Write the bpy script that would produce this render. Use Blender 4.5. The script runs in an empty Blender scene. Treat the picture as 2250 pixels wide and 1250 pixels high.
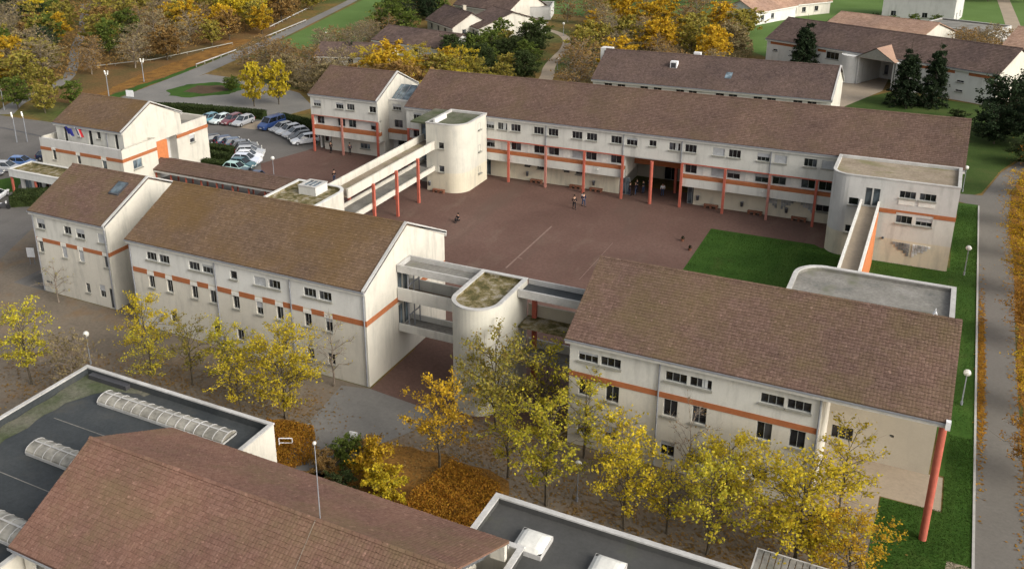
import bpy, math, random
import numpy as np
from mathutils import Vector, Matrix

random.seed(7)
RNG = np.random.default_rng(11)
SC = bpy.context.scene
COL = SC.collection

# ------------------------------------------------------------------ camera
cam_d = bpy.data.cameras.new('camera')
cam = bpy.data.objects.new('camera', cam_d)
COL.objects.link(cam)
pitch, roll, yaw = 0.35074877, -0.02754432, -0.51150695
def cam_rows(p, r, y):
    cp, sp, cr, sr, cy, sy = math.cos(p), math.sin(p), math.cos(r), math.sin(r), math.cos(y), math.sin(y)
    Rz = np.array([[cy, -sy, 0], [sy, cy, 0], [0, 0, 1]])
    M = np.array([[1, 0, 0], [0, -sp, -cp], [0, cp, -sp]])
    Rr = np.array([[cr, -sr, 0], [sr, cr, 0], [0, 0, 1]])
    return Rr @ M @ Rz
R_ = cam_rows(pitch, roll, yaw)
m = Matrix.Identity(4)
for i in range(3):
    m[i][0] = R_[0][i]; m[i][1] = -R_[1][i]; m[i][2] = -R_[2][i]
m[2][3] = 42.0
cam.matrix_world = m
cam_d.sensor_width = 36.0
cam_d.lens = 2096.118 / 2250 * 36.0
cam_d.shift_x = (1125 - 932.03) / 2250
cam_d.shift_y = (441.79 - 625) / 2250
cam_d.clip_start = 0.5
cam_d.clip_end = 4000
SC.camera = cam

# ------------------------------------------------------------------ sky, sun, exposure
SUN_ELEV, SUN_AZ = 30.0, -14.0        # azimuth from +X towards +Y (negative: from the camera's side)
world = bpy.data.worlds.new('World'); SC.world = world; world.use_nodes = True
wn = world.node_tree; bg = wn.nodes['Background']
sky = wn.nodes.new('ShaderNodeTexSky'); sky.sky_type = 'NISHITA'; sky.sun_disc = False
sky.sun_elevation = math.radians(SUN_ELEV); sky.sun_rotation = math.radians(90 - SUN_AZ)
sky.dust_density = 5.0; sky.air_density = 1.0; sky.ozone_density = 0.0
hs = wn.nodes.new('ShaderNodeHueSaturation'); hs.inputs['Saturation'].default_value = 0.30      # thin overcast: a nearly neutral sky
wn.links.new(sky.outputs[0], hs.inputs['Color']); wn.links.new(hs.outputs[0], bg.inputs[0]); bg.inputs[1].default_value = 0.15
sun_d = bpy.data.lights.new('sun', 'SUN'); sun = bpy.data.objects.new('sun', sun_d); COL.objects.link(sun)
sun_d.energy = 0.95; sun_d.angle = math.radians(28); sun_d.color = (1.0, 0.94, 0.80)
sd = Vector((math.cos(math.radians(SUN_ELEV)) * math.cos(math.radians(SUN_AZ)), math.cos(math.radians(SUN_ELEV)) * math.sin(math.radians(SUN_AZ)), math.sin(math.radians(SUN_ELEV))))
sun.rotation_euler = sd.to_track_quat('Z', 'Y').to_euler()
SC.view_settings.view_transform = 'Standard'; SC.view_settings.look = 'None'
SC.view_settings.exposure = 0.56; SC.view_settings.gamma = 1.0
SC.view_settings.use_curve_mapping = False
SC.render.engine = 'CYCLES'

# ------------------------------------------------------------------ materials
MATS = {}
def ramp2(nt, fac, cols, pos=None):
    r = nt.nodes.new('ShaderNodeValToRGB')
    n = len(cols); pos = pos or [i / (n - 1) for i in range(n)]
    while len(r.color_ramp.elements) < n: r.color_ramp.elements.new(0.5)
    for e, c, p in zip(r.color_ramp.elements, cols, pos):
        e.position = p; e.color = (*c, 1)
    nt.links.new(fac, r.inputs[0]); return r.outputs[0]
def noise(nt, scale, detail=4, rough=0.6, stretch=(1, 1, 1), coord='Object'):
    tc = nt.nodes.new('ShaderNodeTexCoord'); mp = nt.nodes.new('ShaderNodeMapping')
    mp.inputs['Scale'].default_value = stretch
    nt.links.new(tc.outputs[coord], mp.inputs[0])
    n = nt.nodes.new('ShaderNodeTexNoise'); n.inputs['Scale'].default_value = scale
    n.inputs['Detail'].default_value = detail; n.inputs['Roughness'].default_value = rough
    nt.links.new(mp.outputs[0], n.inputs[0]); return n.outputs['Fac']
def mixc(nt, fac, a, b, mode='MIX'):
    x = nt.nodes.new('ShaderNodeMix'); x.data_type = 'RGBA'; x.blend_type = mode
    def put(v, s):
        if isinstance(v, (tuple, list)): s.default_value = (*v, 1) if len(v) == 3 else v
        else: nt.links.new(v, s)
    if isinstance(fac, float): x.inputs[0].default_value = fac
    else: nt.links.new(fac, x.inputs[0])
    put(a, x.inputs[6]); put(b, x.inputs[7]); return x.outputs[2]
def new_mat(name, rough=0.8, spec=0.3):
    mt = bpy.data.materials.new(name); mt.use_nodes = True
    b = mt.node_tree.nodes['Principled BSDF']; b.inputs['Roughness'].default_value = rough
    b.inputs['Specular IOR Level'].default_value = spec
    MATS[name] = mt; return mt, mt.node_tree, b
def plain(name, c, rough=0.6, spec=0.3, metal=0.0, var=0.12, scale=3.0):
    mt, nt, b = new_mat(name, rough, spec); b.inputs['Metallic'].default_value = metal
    f = noise(nt, scale, 3)
    nt.links.new(ramp2(nt, f, [tuple(x * (1 - var) for x in c), tuple(min(1, x * (1 + var)) for x in c)], [.3, .7]), b.inputs[0])
    return mt
def patchy(name, cols, scale, fine, rough=0.9, finescale=6.0, bump=0.0, stretch=(1, 1, 1), pos=None, extra=None):
    """big soft patches (ramp over cols) times fine speckle"""
    mt, nt, b = new_mat(name, rough, 0.15)
    c = ramp2(nt, noise(nt, scale, 5, .6, stretch), cols, pos or [.3 + .4 * i / (len(cols) - 1) for i in range(len(cols))])
    g = noise(nt, finescale, 4, .75, stretch)
    gr = ramp2(nt, g, [(1 - fine,) * 3, (1 + fine,) * 3], [.3, .7])
    c = mixc(nt, 1.0, c, gr, 'MULTIPLY')
    if extra:
        for (sc2, st2, lo, hi, col2, amt) in extra:
            f2 = ramp2(nt, noise(nt, sc2, 5, .65, st2), [(0, 0, 0), (amt,) * 3], [lo, hi])
            c = mixc(nt, f2, c, col2)
    nt.links.new(c, b.inputs[0])
    if bump:
        bp = nt.nodes.new('ShaderNodeBump'); bp.inputs['Strength'].default_value = bump; bp.inputs['Distance'].default_value = .05
        nt.links.new(g, bp.inputs['Height']); nt.links.new(bp.outputs[0], b.inputs['Normal'])
    return mt
def wall_mat(name, c, dirt=(.25, .245, .22), amt=.65):
    # render plaster: soft blotches, rain streaks running down, fine grain
    return patchy(name, [tuple(x * .86 for x in c), c, tuple(min(1, x * 1.05) for x in c)], .22, .05, .9, 9.0, .05,
                  extra=[(1.1, (1, 1, .18), .52, .78, dirt, amt), (2.4, (1, 1, .10), .56, .80, dirt, amt * .32), (.5, (1, 1, .5), .55, .78, dirt, amt * .6), (.12, (1, 1, 1), .5, .75, tuple(x * .8 for x in c), .6)])
wall_mat('wall_cream', (.56, .53, .46)); wall_mat('wall_pale', (.56, .55, .505)); wall_mat('wall_yellow', (.58, .53, .41))
wall_mat('wall_white', (.60, .595, .565), amt=.4); wall_mat('wall_grey', (.52, .51, .49), amt=.55)
wall_mat('wall_tower', (.53, .51, .44), dirt=(.28, .28, .27), amt=.65)
wall_mat('wall_beige', (.43, .385, .31), amt=.3)
patchy('coping', [(.34, .33, .31), (.50, .49, .47)], .5, .12, .8, 5)
plain('orange_band', (.33, .115, .045), .8); plain('orange_wall', (.48, .165, .06), .75)
plain('red_paint', (.40, .105, .07), .7); plain('pink_paint', (.38, .17, .135), .65)
plain('grey_metal', (.22, .23, .25), .5, .4); plain('dark_metal', (.05, .05, .055), .5, .4)
plain('white_metal', (.72, .72, .72), .4, .4); plain('lamp_white', (.62, .61, .56), .35, .5)
plain('frame_grey', (.26, .27, .26), .6); plain('sill_grey', (.25, .245, .21), .8); plain('shutter_grey', (.40, .41, .42), .6)
plain('white_panel', (.64, .625, .58), .7); plain('door_grey', (.16, .19, .20), .5)
plain('curtain_white', (.55, .56, .55), .9)
def glass_mat(name, c, rough=.08):
    mt, nt, b = new_mat(name, rough, .5); f = noise(nt, .9, 2)
    oi = nt.nodes.new('ShaderNodeObjectInfo')
    k = ramp2(nt, oi.outputs['Random'], [(.5,) * 3, (1.0,) * 3, (1.6,) * 3, (4.5,) * 3], [0, .5, .8, 1.0])
    nt.links.new(mixc(nt, 1.0, ramp2(nt, f, [tuple(x * .5 for x in c), tuple(x * 1.6 for x in c)], [.35, .65]), k, 'MULTIPLY'), b.inputs[0]); return mt
glass_mat('pane_dark', (.018, .019, .022)); glass_mat('pane_blue', (.10, .13, .15), .15); glass_mat('car_glass', (.02, .025, .03), .05)
glass_mat('block_glass', (.34, .35, .35), .5)
def tile_mat(name, cols, moss, moss_amt, moss_lo=.45, moss_hi=.65, jit=.45, mscale=.25):
    mt, nt, b = new_mat(name, .88, .12)
    g = nt.nodes.new('ShaderNodeNewGeometry')
    c = ramp2(nt, g.outputs['Random Per Island'], cols)
    j = ramp2(nt, noise(nt, 9, 4, .8), [(1 - jit,) * 3, (1 + jit,) * 3], [.25, .75])
    c = mixc(nt, 1.0, c, j, 'MULTIPLY')
    big = ramp2(nt, noise(nt, .16, 4, .6), [(.82, .82, .84), (1.12, 1.1, 1.06)], [.35, .65])
    c = mixc(nt, 1.0, c, big, 'MULTIPLY')
    mo = ramp2(nt, noise(nt, mscale, 6, .72), [(0, 0, 0), (moss_amt,) * 3], [moss_lo, moss_hi])
    c = mixc(nt, mo, c, moss)
    sp = ramp2(nt, noise(nt, 3.2, 2, .5), [(0, 0, 0), (.55,) * 3], [.66, .74])
    c = mixc(nt, sp, c, tuple(min(1, x * 1.7) for x in cols[-1]))
    nt.links.new(c, b.inputs[0]); return mt
tile_mat('tile_brown', [(.104, .067, .053), (.124, .081, .064), (.144, .096, .077)], (.11, .08, .045), .45)
tile_mat('tile_moss', [(.115, .077, .052), (.134, .090, .060), (.155, .106, .073)], (.14, .085, .028), .65, .42, .62, mscale=.10)
tile_mat('tile_red', [(.116, .073, .057), (.136, .087, .068), (.158, .103, .082)], (.125, .095, .045), .65, .42, .66)
tile_mat('tile_gym', [(.162, .090, .067), (.182, .103, .077), (.204, .119, .09)], (.15, .115, .06), .55, .45, .66, .35)
tile_mat('tile_dark', [(.085, .06, .052), (.11, .078, .068), (.135, .095, .083)], (.10, .07, .05), .3)
tile_mat('tile_tan', [(.28, .18, .13), (.33, .215, .16), (.36, .24, .18)], (.25, .17, .11), .3)
patchy('flat_roof_grey', [(.13, .13, .12), (.20, .19, .17), (.26, .25, .23)], .35, .25, .95, 4,
       extra=[(.5, (1, 1, 1), .55, .72, (.09, .10, .045), .6)])
patchy('flat_roof_beige', [(.20, .16, .115), (.30, .25, .19)], .4, .22, .95, 4,
       extra=[(.45, (.5, 1, 1), .5, .68, (.14, .14, .05), .8)])
patchy('flat_roof_moss', [(.07, .065, .025), (.16, .13, .06), (.27, .24, .18)], 1.4, .5, .95, 9, pos=[.36, .5, .62])
patchy('flat_roof_green', [(.06, .075, .035), (.10, .105, .07), (.15, .14, .11)], .5, .3, .95, 5)
patchy('membrane', [(.032, .037, .040), (.048, .053, .055), (.064, .067, .066)], .25, .2, .55, 5,
       extra=[(.35, (1, 1, 1), .56, .7, (.075, .072, .06), .6)])
patchy('membrane_grey', [(.055, .055, .052), (.078, .077, .074)], .3, .12, .6, 5,
       extra=[(.3, (1, 1, 1), .55, .7, (.07, .075, .04), .5)])
patchy('courtyard', [(.100, .058, .046), (.124, .073, .058), (.146, .090, .072)], .09, .2, .85, 3,
       extra=[(.35, (1, .35, 1), .55, .75, (.17, .125, .095), .6), (.11, (1.6, .5, 1), .52, .66, (.105, .070, .055), .7), (1.3, (1, 1, 1), .66, .76, (.20, .15, .12), .35)])
patchy('asphalt', [(.105, .10, .092), (.135, .125, .115), (.16, .15, .138)], .12, .13, .9, 4,
       extra=[(.25, (1, .3, 1), .56, .72, (.075, .07, .066), .6)])
patchy('asphalt_right', [(.115, .106, .094), (.140, .130, .116), (.160, .148, .132)], .12, .12, .9, 4,
       extra=[(.3, (1, .25, 1), .58, .72, (.10, .095, .085), .6)])
patchy('forecourt', [(.12, .10, .078), (.16, .132, .102), (.195, .16, .12)], .12, .2, .95, 3,
       extra=[(.3, (1, 1, 1), .52, .72, (.21, .12, .05), .5)])
patchy('path_grey', [(.15, .145, .135), (.20, .19, .175)], .2, .12, .9, 3)
patchy('path_beige', [(.27, .22, .165), (.34, .28, .21)], .3, .12, .9, 3)
patchy('leaf_litter', [(.10, .055, .018), (.18, .09, .022), (.24, .125, .03)], .5, .5, 1, 5)
patchy('lawn', [(.022, .056, .007), (.032, .076, .010), (.044, .092, .014)], .3, .35, 1, 5,
       extra=[(.12, (3, .3, 1), .5, .62, (.050, .095, .016), .7), (.25, (1, 1, 1), .58, .72, (.065, .072, .02), .6)])
patchy('grass_dark', [(.030, .050, .010), (.042, .072, .014), (.065, .080, .022)], .2, .3, 1, 5)
patchy('grass_field', [(.075, .13, .03), (.10, .165, .045)], .1, .2, 1, 3)
patchy('ground_mix', [(.060, .080, .018), (.095, .090, .028), (.155, .100, .030), (.14, .095, .04)], .05, .35, 1, 1.2,
       pos=[.34, .46, .54, .66])
patchy('soil', [(.06, .04, .025), (.10, .065, .04)], .5, .3, 1, 5)
patchy('bank_mix', [(.06, .06, .02), (.12, .075, .028), (.17, .085, .03)], .08, .4, 1, 2.0)
plain('line_paint', (.20, .135, .11), .8); plain('kerb', (.36, .35, .33), .9)
plain('brick_bench', (.20, .085, .05), .85, var=.35, scale=6)
patchy('bark', [(.06, .05, .035), (.12, .10, .075)], 2, .3, .95, 12)
patchy('bark_grey', [(.16, .13, .10), (.24, .20, .16)], 2, .3, .95, 12)
def leaf_mat(name, cols, trans=.45):
    mt, nt, b = new_mat(name, .75, .15)
    g = nt.nodes.new('ShaderNodeNewGeometry')
    oi = nt.nodes.new('ShaderNodeObjectInfo')
    c = ramp2(nt, g.outputs['Random Per Island'], cols)
    big = ramp2(nt, noise(nt, .8, 3, .6), [(.8,) * 3, (1.2,) * 3], [.35, .65])
    c = mixc(nt, 1.0, c, big, 'MULTIPLY')
    hv = nt.nodes.new('ShaderNodeHueSaturation')
    mr = nt.nodes.new('ShaderNodeMapRange'); nt.links.new(oi.outputs['Random'], mr.inputs[0])
    mr.inputs[3].default_value = .88; mr.inputs[4].default_value = 1.18
    nt.links.new(mr.outputs[0], hv.inputs['Value']); nt.links.new(c, hv.inputs['Color'])
    c = hv.outputs[0]
    nt.links.new(c, b.inputs[0])
    tr = nt.nodes.new('ShaderNodeBsdfTranslucent'); nt.links.new(c, tr.inputs[0])
    mx = nt.nodes.new('ShaderNodeMixShader'); mx.inputs[0].default_value = trans
    out = nt.nodes['Material Output']
    nt.links.new(b.outputs[0], mx.inputs[1]); nt.links.new(tr.outputs[0], mx.inputs[2]); nt.links.new(mx.outputs[0], out.inputs[0])
    return mt
leaf_mat('leaf_yellow', [(.28, .25, .03), (.50, .40, .025), (.64, .50, .035), (.42, .29, .03)])
leaf_mat('leaf_gold', [(.34, .22, .02), (.50, .32, .02), (.58, .39, .03), (.34, .18, .02)])
leaf_mat('leaf_lime', [(.26, .25, .03), (.42, .38, .035), (.54, .46, .04), (.38, .27, .04)])
leaf_mat('leaf_olive', [(.19, .18, .035), (.28, .25, .045), (.34, .28, .05), (.26, .18, .06)])
leaf_mat('leaf_orange', [(.30, .13, .02), (.40, .19, .025), (.46, .26, .03), (.22, .10, .02)])
leaf_mat('leaf_rust', [(.22, .13, .05), (.28, .17, .05), (.27, .18, .07)])
leaf_mat('leaf_brown', [(.20, .165, .085), (.26, .21, .11), (.29, .22, .10)])
leaf_mat('leaf_green', [(.065, .095, .018), (.10, .14, .026), (.15, .18, .035)])
leaf_mat('leaf_dark', [(.010, .020, .008), (.018, .032, .012), (.028, .045, .018)], .15)
leaf_mat('leaf_hedge', [(.022, .035, .010), (.035, .052, .014), (.05, .065, .02)], .2)
leaf_mat('grass_blade', [(.028, .064, .009), (.042, .086, .012), (.060, .104, .020)], .45)

# ------------------------------------------------------------------ mesh helpers
ORG = {}
def root(name, label, cat, loc=(0, 0, 0), rz=0.0, group=None):
    o = bpy.data.objects.new(name, None); COL.objects.link(o)
    o.location = loc; o.rotation_euler = (0, 0, rz); o['label'] = label; o['category'] = cat
    if group: o['group'] = group
    o.empty_display_size = .5
    ORG[o.name] = (Vector(loc) if rz == 0 else Vector((0, 0, 0)))
    return o
def tag(o, label, cat, group=None):
    o['label'] = label; o['category'] = cat
    if group: o['group'] = group
    return o
def org_of(o):
    while o is not None:
        if o.name in ORG: return ORG[o.name]
        o = o.parent
    return Vector((0, 0, 0))
def link(name, me, parent=None, mt=None):
    o = bpy.data.objects.new(name, me); COL.objects.link(o)
    if parent is not None: o.parent = parent
    if mt is not None and not me.materials: me.materials.append(MATS[mt])
    return o
class MB:
    def __init__(s): s.v = []; s.f = []; s.mi = []
    def quad(s, a, b, c, d, mi=0):
        n = len(s.v); s.v += [a, b, c, d]; s.f.append((n, n + 1, n + 2, n + 3)); s.mi.append(mi); return s
    def poly(s, pts, mi=0):
        n = len(s.v); s.v += list(pts); s.f.append(tuple(range(n, n + len(pts)))); s.mi.append(mi); return s
    def box(s, x0, x1, y0, y1, z0, z1, mi=0):
        n = len(s.v)
        s.v += [(x0, y0, z0), (x1, y0, z0), (x1, y1, z0), (x0, y1, z0), (x0, y0, z1), (x1, y0, z1), (x1, y1, z1), (x0, y1, z1)]
        for q in ((0, 3, 2, 1), (4, 5, 6, 7), (0, 1, 5, 4), (1, 2, 6, 5), (2, 3, 7, 6), (3, 0, 4, 7)):
            s.f.append(tuple(n + i for i in q)); s.mi.append(mi)
        return s
    def prism(s, pts, z0, z1, mi=0, bottom=True, cap=True):
        k = len(pts); n = len(s.v)
        z0s = z0 if isinstance(z0, (list, tuple)) else [z0] * k
        z1s = z1 if isinstance(z1, (list, tuple)) else [z1] * k
        s.v += [(p[0], p[1], z) for p, z in zip(pts, z0s)] + [(p[0], p[1], z) for p, z in zip(pts, z1s)]
        for i in range(k):
            j = (i + 1) % k; s.f.append((n + i, n + j, n + k + j, n + k + i)); s.mi.append(mi)
        if cap: s.f.append(tuple(n + k + i for i in range(k))); s.mi.append(mi)
        if bottom: s.f.append(tuple(n + k - 1 - i for i in range(k))); s.mi.append(mi)
        return s
    def tube(s, p, q, r0, r1=None, n=8, cap=True, mi=0):
        r1 = r0 if r1 is None else r1
        p = Vector(p); q = Vector(q); d = (q - p).normalized()
        a = Vector((0, 0, 1)) if abs(d.z) < .9 else Vector((1, 0, 0))
        u = d.cross(a).normalized(); w = d.cross(u); b = len(s.v)
        for c, r in ((p, r0), (q, r1)):
            for i in range(n):
                t = 2 * math.pi * i / n; s.v.append(tuple(c + u * (r * math.cos(t)) + w * (r * math.sin(t))))
        for i in range(n):
            j = (i + 1) % n; s.f.append((b + i, b + j, b + n + j, b + n + i)); s.mi.append(mi)
        if cap:
            s.f.append(tuple(b + n + i for i in range(n))); s.mi.append(mi)
            s.f.append(tuple(b + n - 1 - i for i in range(n))); s.mi.append(mi)
        return s
    def sphere(s, c, r, nu=12, nv=8, sz=1.0, mi=0):
        b = len(s.v)
        for j in range(nv + 1):
            ph = math.pi * j / nv
            for i in range(nu):
                t = 2 * math.pi * i / nu
                s.v.append((c[0] + r * math.sin(ph) * math.cos(t), c[1] + r * math.sin(ph) * math.sin(t), c[2] + r * sz * math.cos(ph)))
        for j in range(nv):
            for i in range(nu):
                i2 = (i + 1) % nu
                s.f.append((b + j * nu + i, b + (j + 1) * nu + i, b + (j + 1) * nu + i2, b + j * nu + i2)); s.mi.append(mi)
        return s
    def mesh(s, name, mats, org=Vector((0, 0, 0)), smooth=False):
        me = bpy.data.meshes.new(name)
        me.from_pydata([(v[0] - org[0], v[1] - org[1], v[2] - org[2]) for v in s.v], [], s.f)
        for mt in ([mats] if isinstance(mats, str) else mats): me.materials.append(MATS[mt])
        if len(me.materials) > 1: me.polygons.foreach_set('material_index', s.mi)
        if smooth: me.polygons.foreach_set('use_smooth', [True] * len(me.polygons))
        me.update(); return me
    def build(s, name, mats, parent=None, smooth=False, kind=None):
        o = bpy.data.objects.new(name, s.mesh(name, mats, org_of(parent), smooth)); COL.objects.link(o)
        if parent is not None: o.parent = parent
        if kind: o['kind'] = kind
        return o
def bx1(name, mt, parent, *q):
    b = MB(); b.box(*q); return b.build(name, mt, parent)
def arc(cx, cy, r, a0, a1, n=8):
    return [(cx + r * math.cos(math.radians(a0 + (a1 - a0) * i / n)), cy + r * math.sin(math.radians(a0 + (a1 - a0) * i / n))) for i in range(n + 1)]
def inset(pts, d):
    """offset a ccw polygon inwards by d"""
    out = []; k = len(pts)
    for i in range(k):
        p0, p1, p2 = pts[i - 1], pts[i], pts[(i + 1) % k]
        def nrm(a, b):
            dx, dy = b[0] - a[0], b[1] - a[1]; L = math.hypot(dx, dy) or 1; return (-dy / L, dx / L)
        n1, n2 = nrm(p0, p1), nrm(p1, p2)
        bx, by = n1[0] + n2[0], n1[1] + n2[1]; L = math.hypot(bx, by) or 1; bx /= L; by /= L
        s_ = d / max(.35, bx * n1[0] + by * n1[1]); out.append((p1[0] + bx * s_, p1[1] + by * s_))
    return out

# ------------------------------------------------------------------ windows
WCACHE = {}
def wmesh(key, fn):
    if key not in WCACHE: WCACHE[key] = fn()
    return WCACHE[key]
def window(parent, P, ang, w, h, kind='dark', lights=2, sill=True, name='window', box=False):
    """P = lower left corner on the wall's outer face; ang = direction of the wall's run; recess 0.16"""
    key = (round(w, 2), round(h, 2), lights)
    f = .04; y = .12
    def mk():
        b = MB()
        b.box(0, w, y, y + .08, 0, f); b.box(0, w, y, y + .08, h - f, h); b.box(0, f, y, y + .08, f, h - f); b.box(w - f, w, y, y + .08, f, h - f)
        for i in range(1, lights):
            x = w * i / lights; b.box(x - .02, x + .02, y - .01, y + .08, f, h - f)
        return b.mesh('window', 'frame_grey')
    o = link(name, wmesh(('f',) + key, mk), parent)
    og = org_of(parent); o.location = (P[0] - og[0], P[1] - og[1], P[2] - og[2]); o.rotation_euler = (0, 0, ang)
    if kind != 'shut':
        for i in range(lights):
            pw = w / lights - .04
            def mp(): b = MB(); b.box(.0, pw, y + .03, y + .05, f, h - f); return b.mesh('pane', 'pane_dark' if kind != 'blue' else 'pane_blue')
            p = link('pane', wmesh(('p', kind == 'blue', round(pw, 2), round(h, 2)), mp), o); p.location = (w * i / lights + .02, 0, 0)
    sh = {'shut': 1.0, 'half': .5, 'third': .3}.get(kind, 0)
    if sh:
        def ms():
            b = MB(); hh = (h) * sh; n = max(2, int(hh / .12))
            for i in range(n):
                z1 = h - hh * i / n; z0 = h - hh * (i + 1) / n
                b.box(.02, w - .02, y - .05, y - .02, z0 + .012, z1)
            return b.mesh('roller_shutter', 'shutter_grey')
        link('roller_shutter', wmesh(('s', sh) + key, ms), o)
    if kind == 'curtain':
        def mc(): b = MB(); b.box(w * .55, w * .8, y + .02, y + .028, f, h - f); return b.mesh('curtain', 'curtain_white')
        link('curtain', wmesh(('c',) + key, mc), o)
    if sill:
        def ml(): b = MB(); b.box(-.08, w + .08, -.14, y, -.14, -.005); return b.mesh('sill', 'sill_grey')
        link('sill', wmesh(('l', round(w, 2)), ml), o)
    if box:
        def mb(): b = MB(); b.box(-.06, w + .06, -.05, y, h + .004, h + .30); return b.mesh('shutter_box', 'white_panel')
        link('shutter_box', wmesh(('b', round(w, 2), round(h, 2)), mb), o)
    return o
def wall(parent, P0, u, L, z0, z1, mt, ops=(), name='wall', depth=.22):
    """flat wall strip with real openings. P0 start, u unit direction; the outside lies to the right of u"""
    ang = math.atan2(u[1], u[0]); n = (u[1], -u[0])
    us = sorted({0.0, L} | {o_[0] for o_ in ops} | {o_[1] for o_ in ops}); zs = sorted({z0, z1} | {o_[2] for o_ in ops} | {o_[3] for o_ in ops})
    b = MB()
    def pt(a, z, d=0): return (P0[0] + u[0] * a - n[0] * d, P0[1] + u[1] * a - n[1] * d, z)
    for i in range(len(us) - 1):
        for j in range(len(zs) - 1):
            a0, a1, c0, c1 = us[i], us[i + 1], zs[j], zs[j + 1]
            am, cm = (a0 + a1) / 2, (c0 + c1) / 2
            if any(o_[0] < am < o_[1] and o_[2] < cm < o_[3] for o_ in ops): continue
            b.quad(pt(a0, c0), pt(a1, c0), pt(a1, c1), pt(a0, c1))
    for o_ in ops:
        a0, a1, c0, c1 = o_[:4]
        b.quad(pt(a0, c0), pt(a0, c0, depth), pt(a0, c1, depth), pt(a0, c1)); b.quad(pt(a1, c0, depth), pt(a1, c0), pt(a1, c1), pt(a1, c1, depth))
        b.quad(pt(a0, c0), pt(a1, c0), pt(a1, c0, depth), pt(a0, c0, depth)); b.quad(pt(a0, c1, depth), pt(a1, c1, depth), pt(a1, c1), pt(a0, c1))
    # closing: ends, top and bottom returns give the wall its thickness
    T = .3
    e = .012
    b.quad(pt(e, z0 + e, T), pt(e, z0 + e, .002), pt(e, z1 - e, .002), pt(e, z1 - e, T)); b.quad(pt(L - e, z0 + e, .002), pt(L - e, z0 + e, T), pt(L - e, z1 - e, T), pt(L - e, z1 - e, .002))
    b.quad(pt(e, z1 - e, .002), pt(L - e, z1 - e, .002), pt(L - e, z1 - e, T), pt(e, z1 - e, T)); b.quad(pt(e, z0 + e, T), pt(L - e, z0 + e, T), pt(L - e, z0 + e, .002), pt(e, z0 + e, .002))
    b.quad(pt(L - e, z0 + e, T), pt(e, z0 + e, T), pt(e, z1 - e, T), pt(L - e, z1 - e, T))
    o = b.build(name, mt, parent)
    for o_ in ops:
        kw = o_[4] if len(o_) > 4 else {}
        if kw is None: continue
        window(parent, pt(o_[0], o_[2]), ang, o_[1] - o_[0], o_[3] - o_[2], **kw)
    return o
def facade(parent, x0, x1, y, z0, z1, mt, wins=(), name='wall'):
    """wall facing -Y; wins = (xl, xr, zl, zh, kw) in world x"""
    return wall(parent, (x0, y), (1, 0), x1 - x0, z0, z1, mt, [(w[0] - x0, w[1] - x0, w[2], w[3], w[4] if len(w) > 4 else {}) for w in wins], name)
def side(parent, x, y0, y1, z0, z1, mt, wins=(), name='wall'):
    """wall facing +X; wins in world y"""
    return wall(parent, (x, y0), (0, 1), y1 - y0, z0, z1, mt, [(w[0] - y0, w[1] - y0, w[2], w[3], w[4] if len(w) > 4 else {}) for w in wins], name)
def back(parent, x0, x1, y, z0, z1, mt, name='wall'): return wall(parent, (x1, y), (-1, 0), x1 - x0, z0, z1, mt, [], name)
def lside(parent, x, y0, y1, z0, z1, mt, name='wall'): return wall(parent, (x, y1), (0, -1), y1 - y0, z0, z1, mt, [], name)
def gable_tri(parent, x, y0, y1, ze, zr, mt, T=.3, sgn=1):
    ym = (y0 + y1) / 2; b = MB(); xi = x - sgn * T
    b.poly([(x, y0, ze), (x, y1, ze), (x, ym, zr)][::sgn]); b.poly([(xi, y1, ze), (xi, y0, ze), (xi, ym, zr)][::sgn])
    b.quad((x, y0, ze), (x, ym, zr), (xi, ym, zr), (xi, y0, ze)); b.quad((x, ym, zr), (x, y1, ze), (xi, y1, ze), (xi, ym, zr))
    b.quad((x, y1, ze), (x, y0, ze), (xi, y0, ze), (xi, y1, ze))
    return b.build('gable_wall', mt, parent)

# ------------------------------------------------------------------ tiled roofs
def tiles(parent, P, u, v, nrm, L, S, mt, tw=.26, tc=.30, skip=None, clip=None, name='roof_tile'):
    """real tiles over one slope: P eave corner, u along the eave, v up the slope"""
    P, u, v, nrm = (np.array(a, float) for a in (P, u, v, nrm))
    nu, nv = max(1, int(round(L / tw))), max(1, int(round(S / tc)))
    tw, tc = L / nu, S / nv
    I, J = np.meshgrid(np.arange(nu), np.arange(nv)); I = I.ravel(); J = J.ravel()
    if clip is not None:
        k = clip((I + .5) * tw, (J + .5) * tc); I = I[k]; J = J[k]
    N = len(I); r = RNG
    a0 = I * tw + .003; a1 = (I + 1) * tw - .006; b0 = J * tc + r.normal(0, .008, N); b1 = (J + 1) * tc + .01
    h0 = .036 + r.normal(0, .006, N); hm = r.normal(0, .004, N)
    def p(a, b, h): return P + np.outer(a, u) + np.outer(b, v) + np.outer(h, nrm)
    am = a0 + (a1 - a0) * .45
    V = np.stack([p(a0, b0, h0 - .006), p(am, b0, h0 + .002), p(a1, b0, h0 - .008), p(a0, b1, .004 + hm), p(am, b1, .010 + hm), p(a1, b1, .002 + hm),
                  p(a0, b0, h0 * 0 - .01), p(am, b0, h0 * 0 - .01), p(a1, b0, h0 * 0 - .01)], 1).reshape(-1, 3)
    F = np.array([[0, 1, 4, 3], [1, 2, 5, 4], [6, 7, 1, 0], [7, 8, 2, 1]])
    F = (F[None] + (np.arange(N) * 9)[:, None, None]).reshape(-1, 4)
    og = np.array(org_of(parent)); me = bpy.data.meshes.new(name)
    me.from_pydata((V - og).tolist(), [], F.tolist()); me.materials.append(MATS[mt]); me.update()
    o = bpy.data.objects.new(name, me); COL.objects.link(o); o.parent = parent; o['kind'] = 'stuff'
    return o
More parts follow.
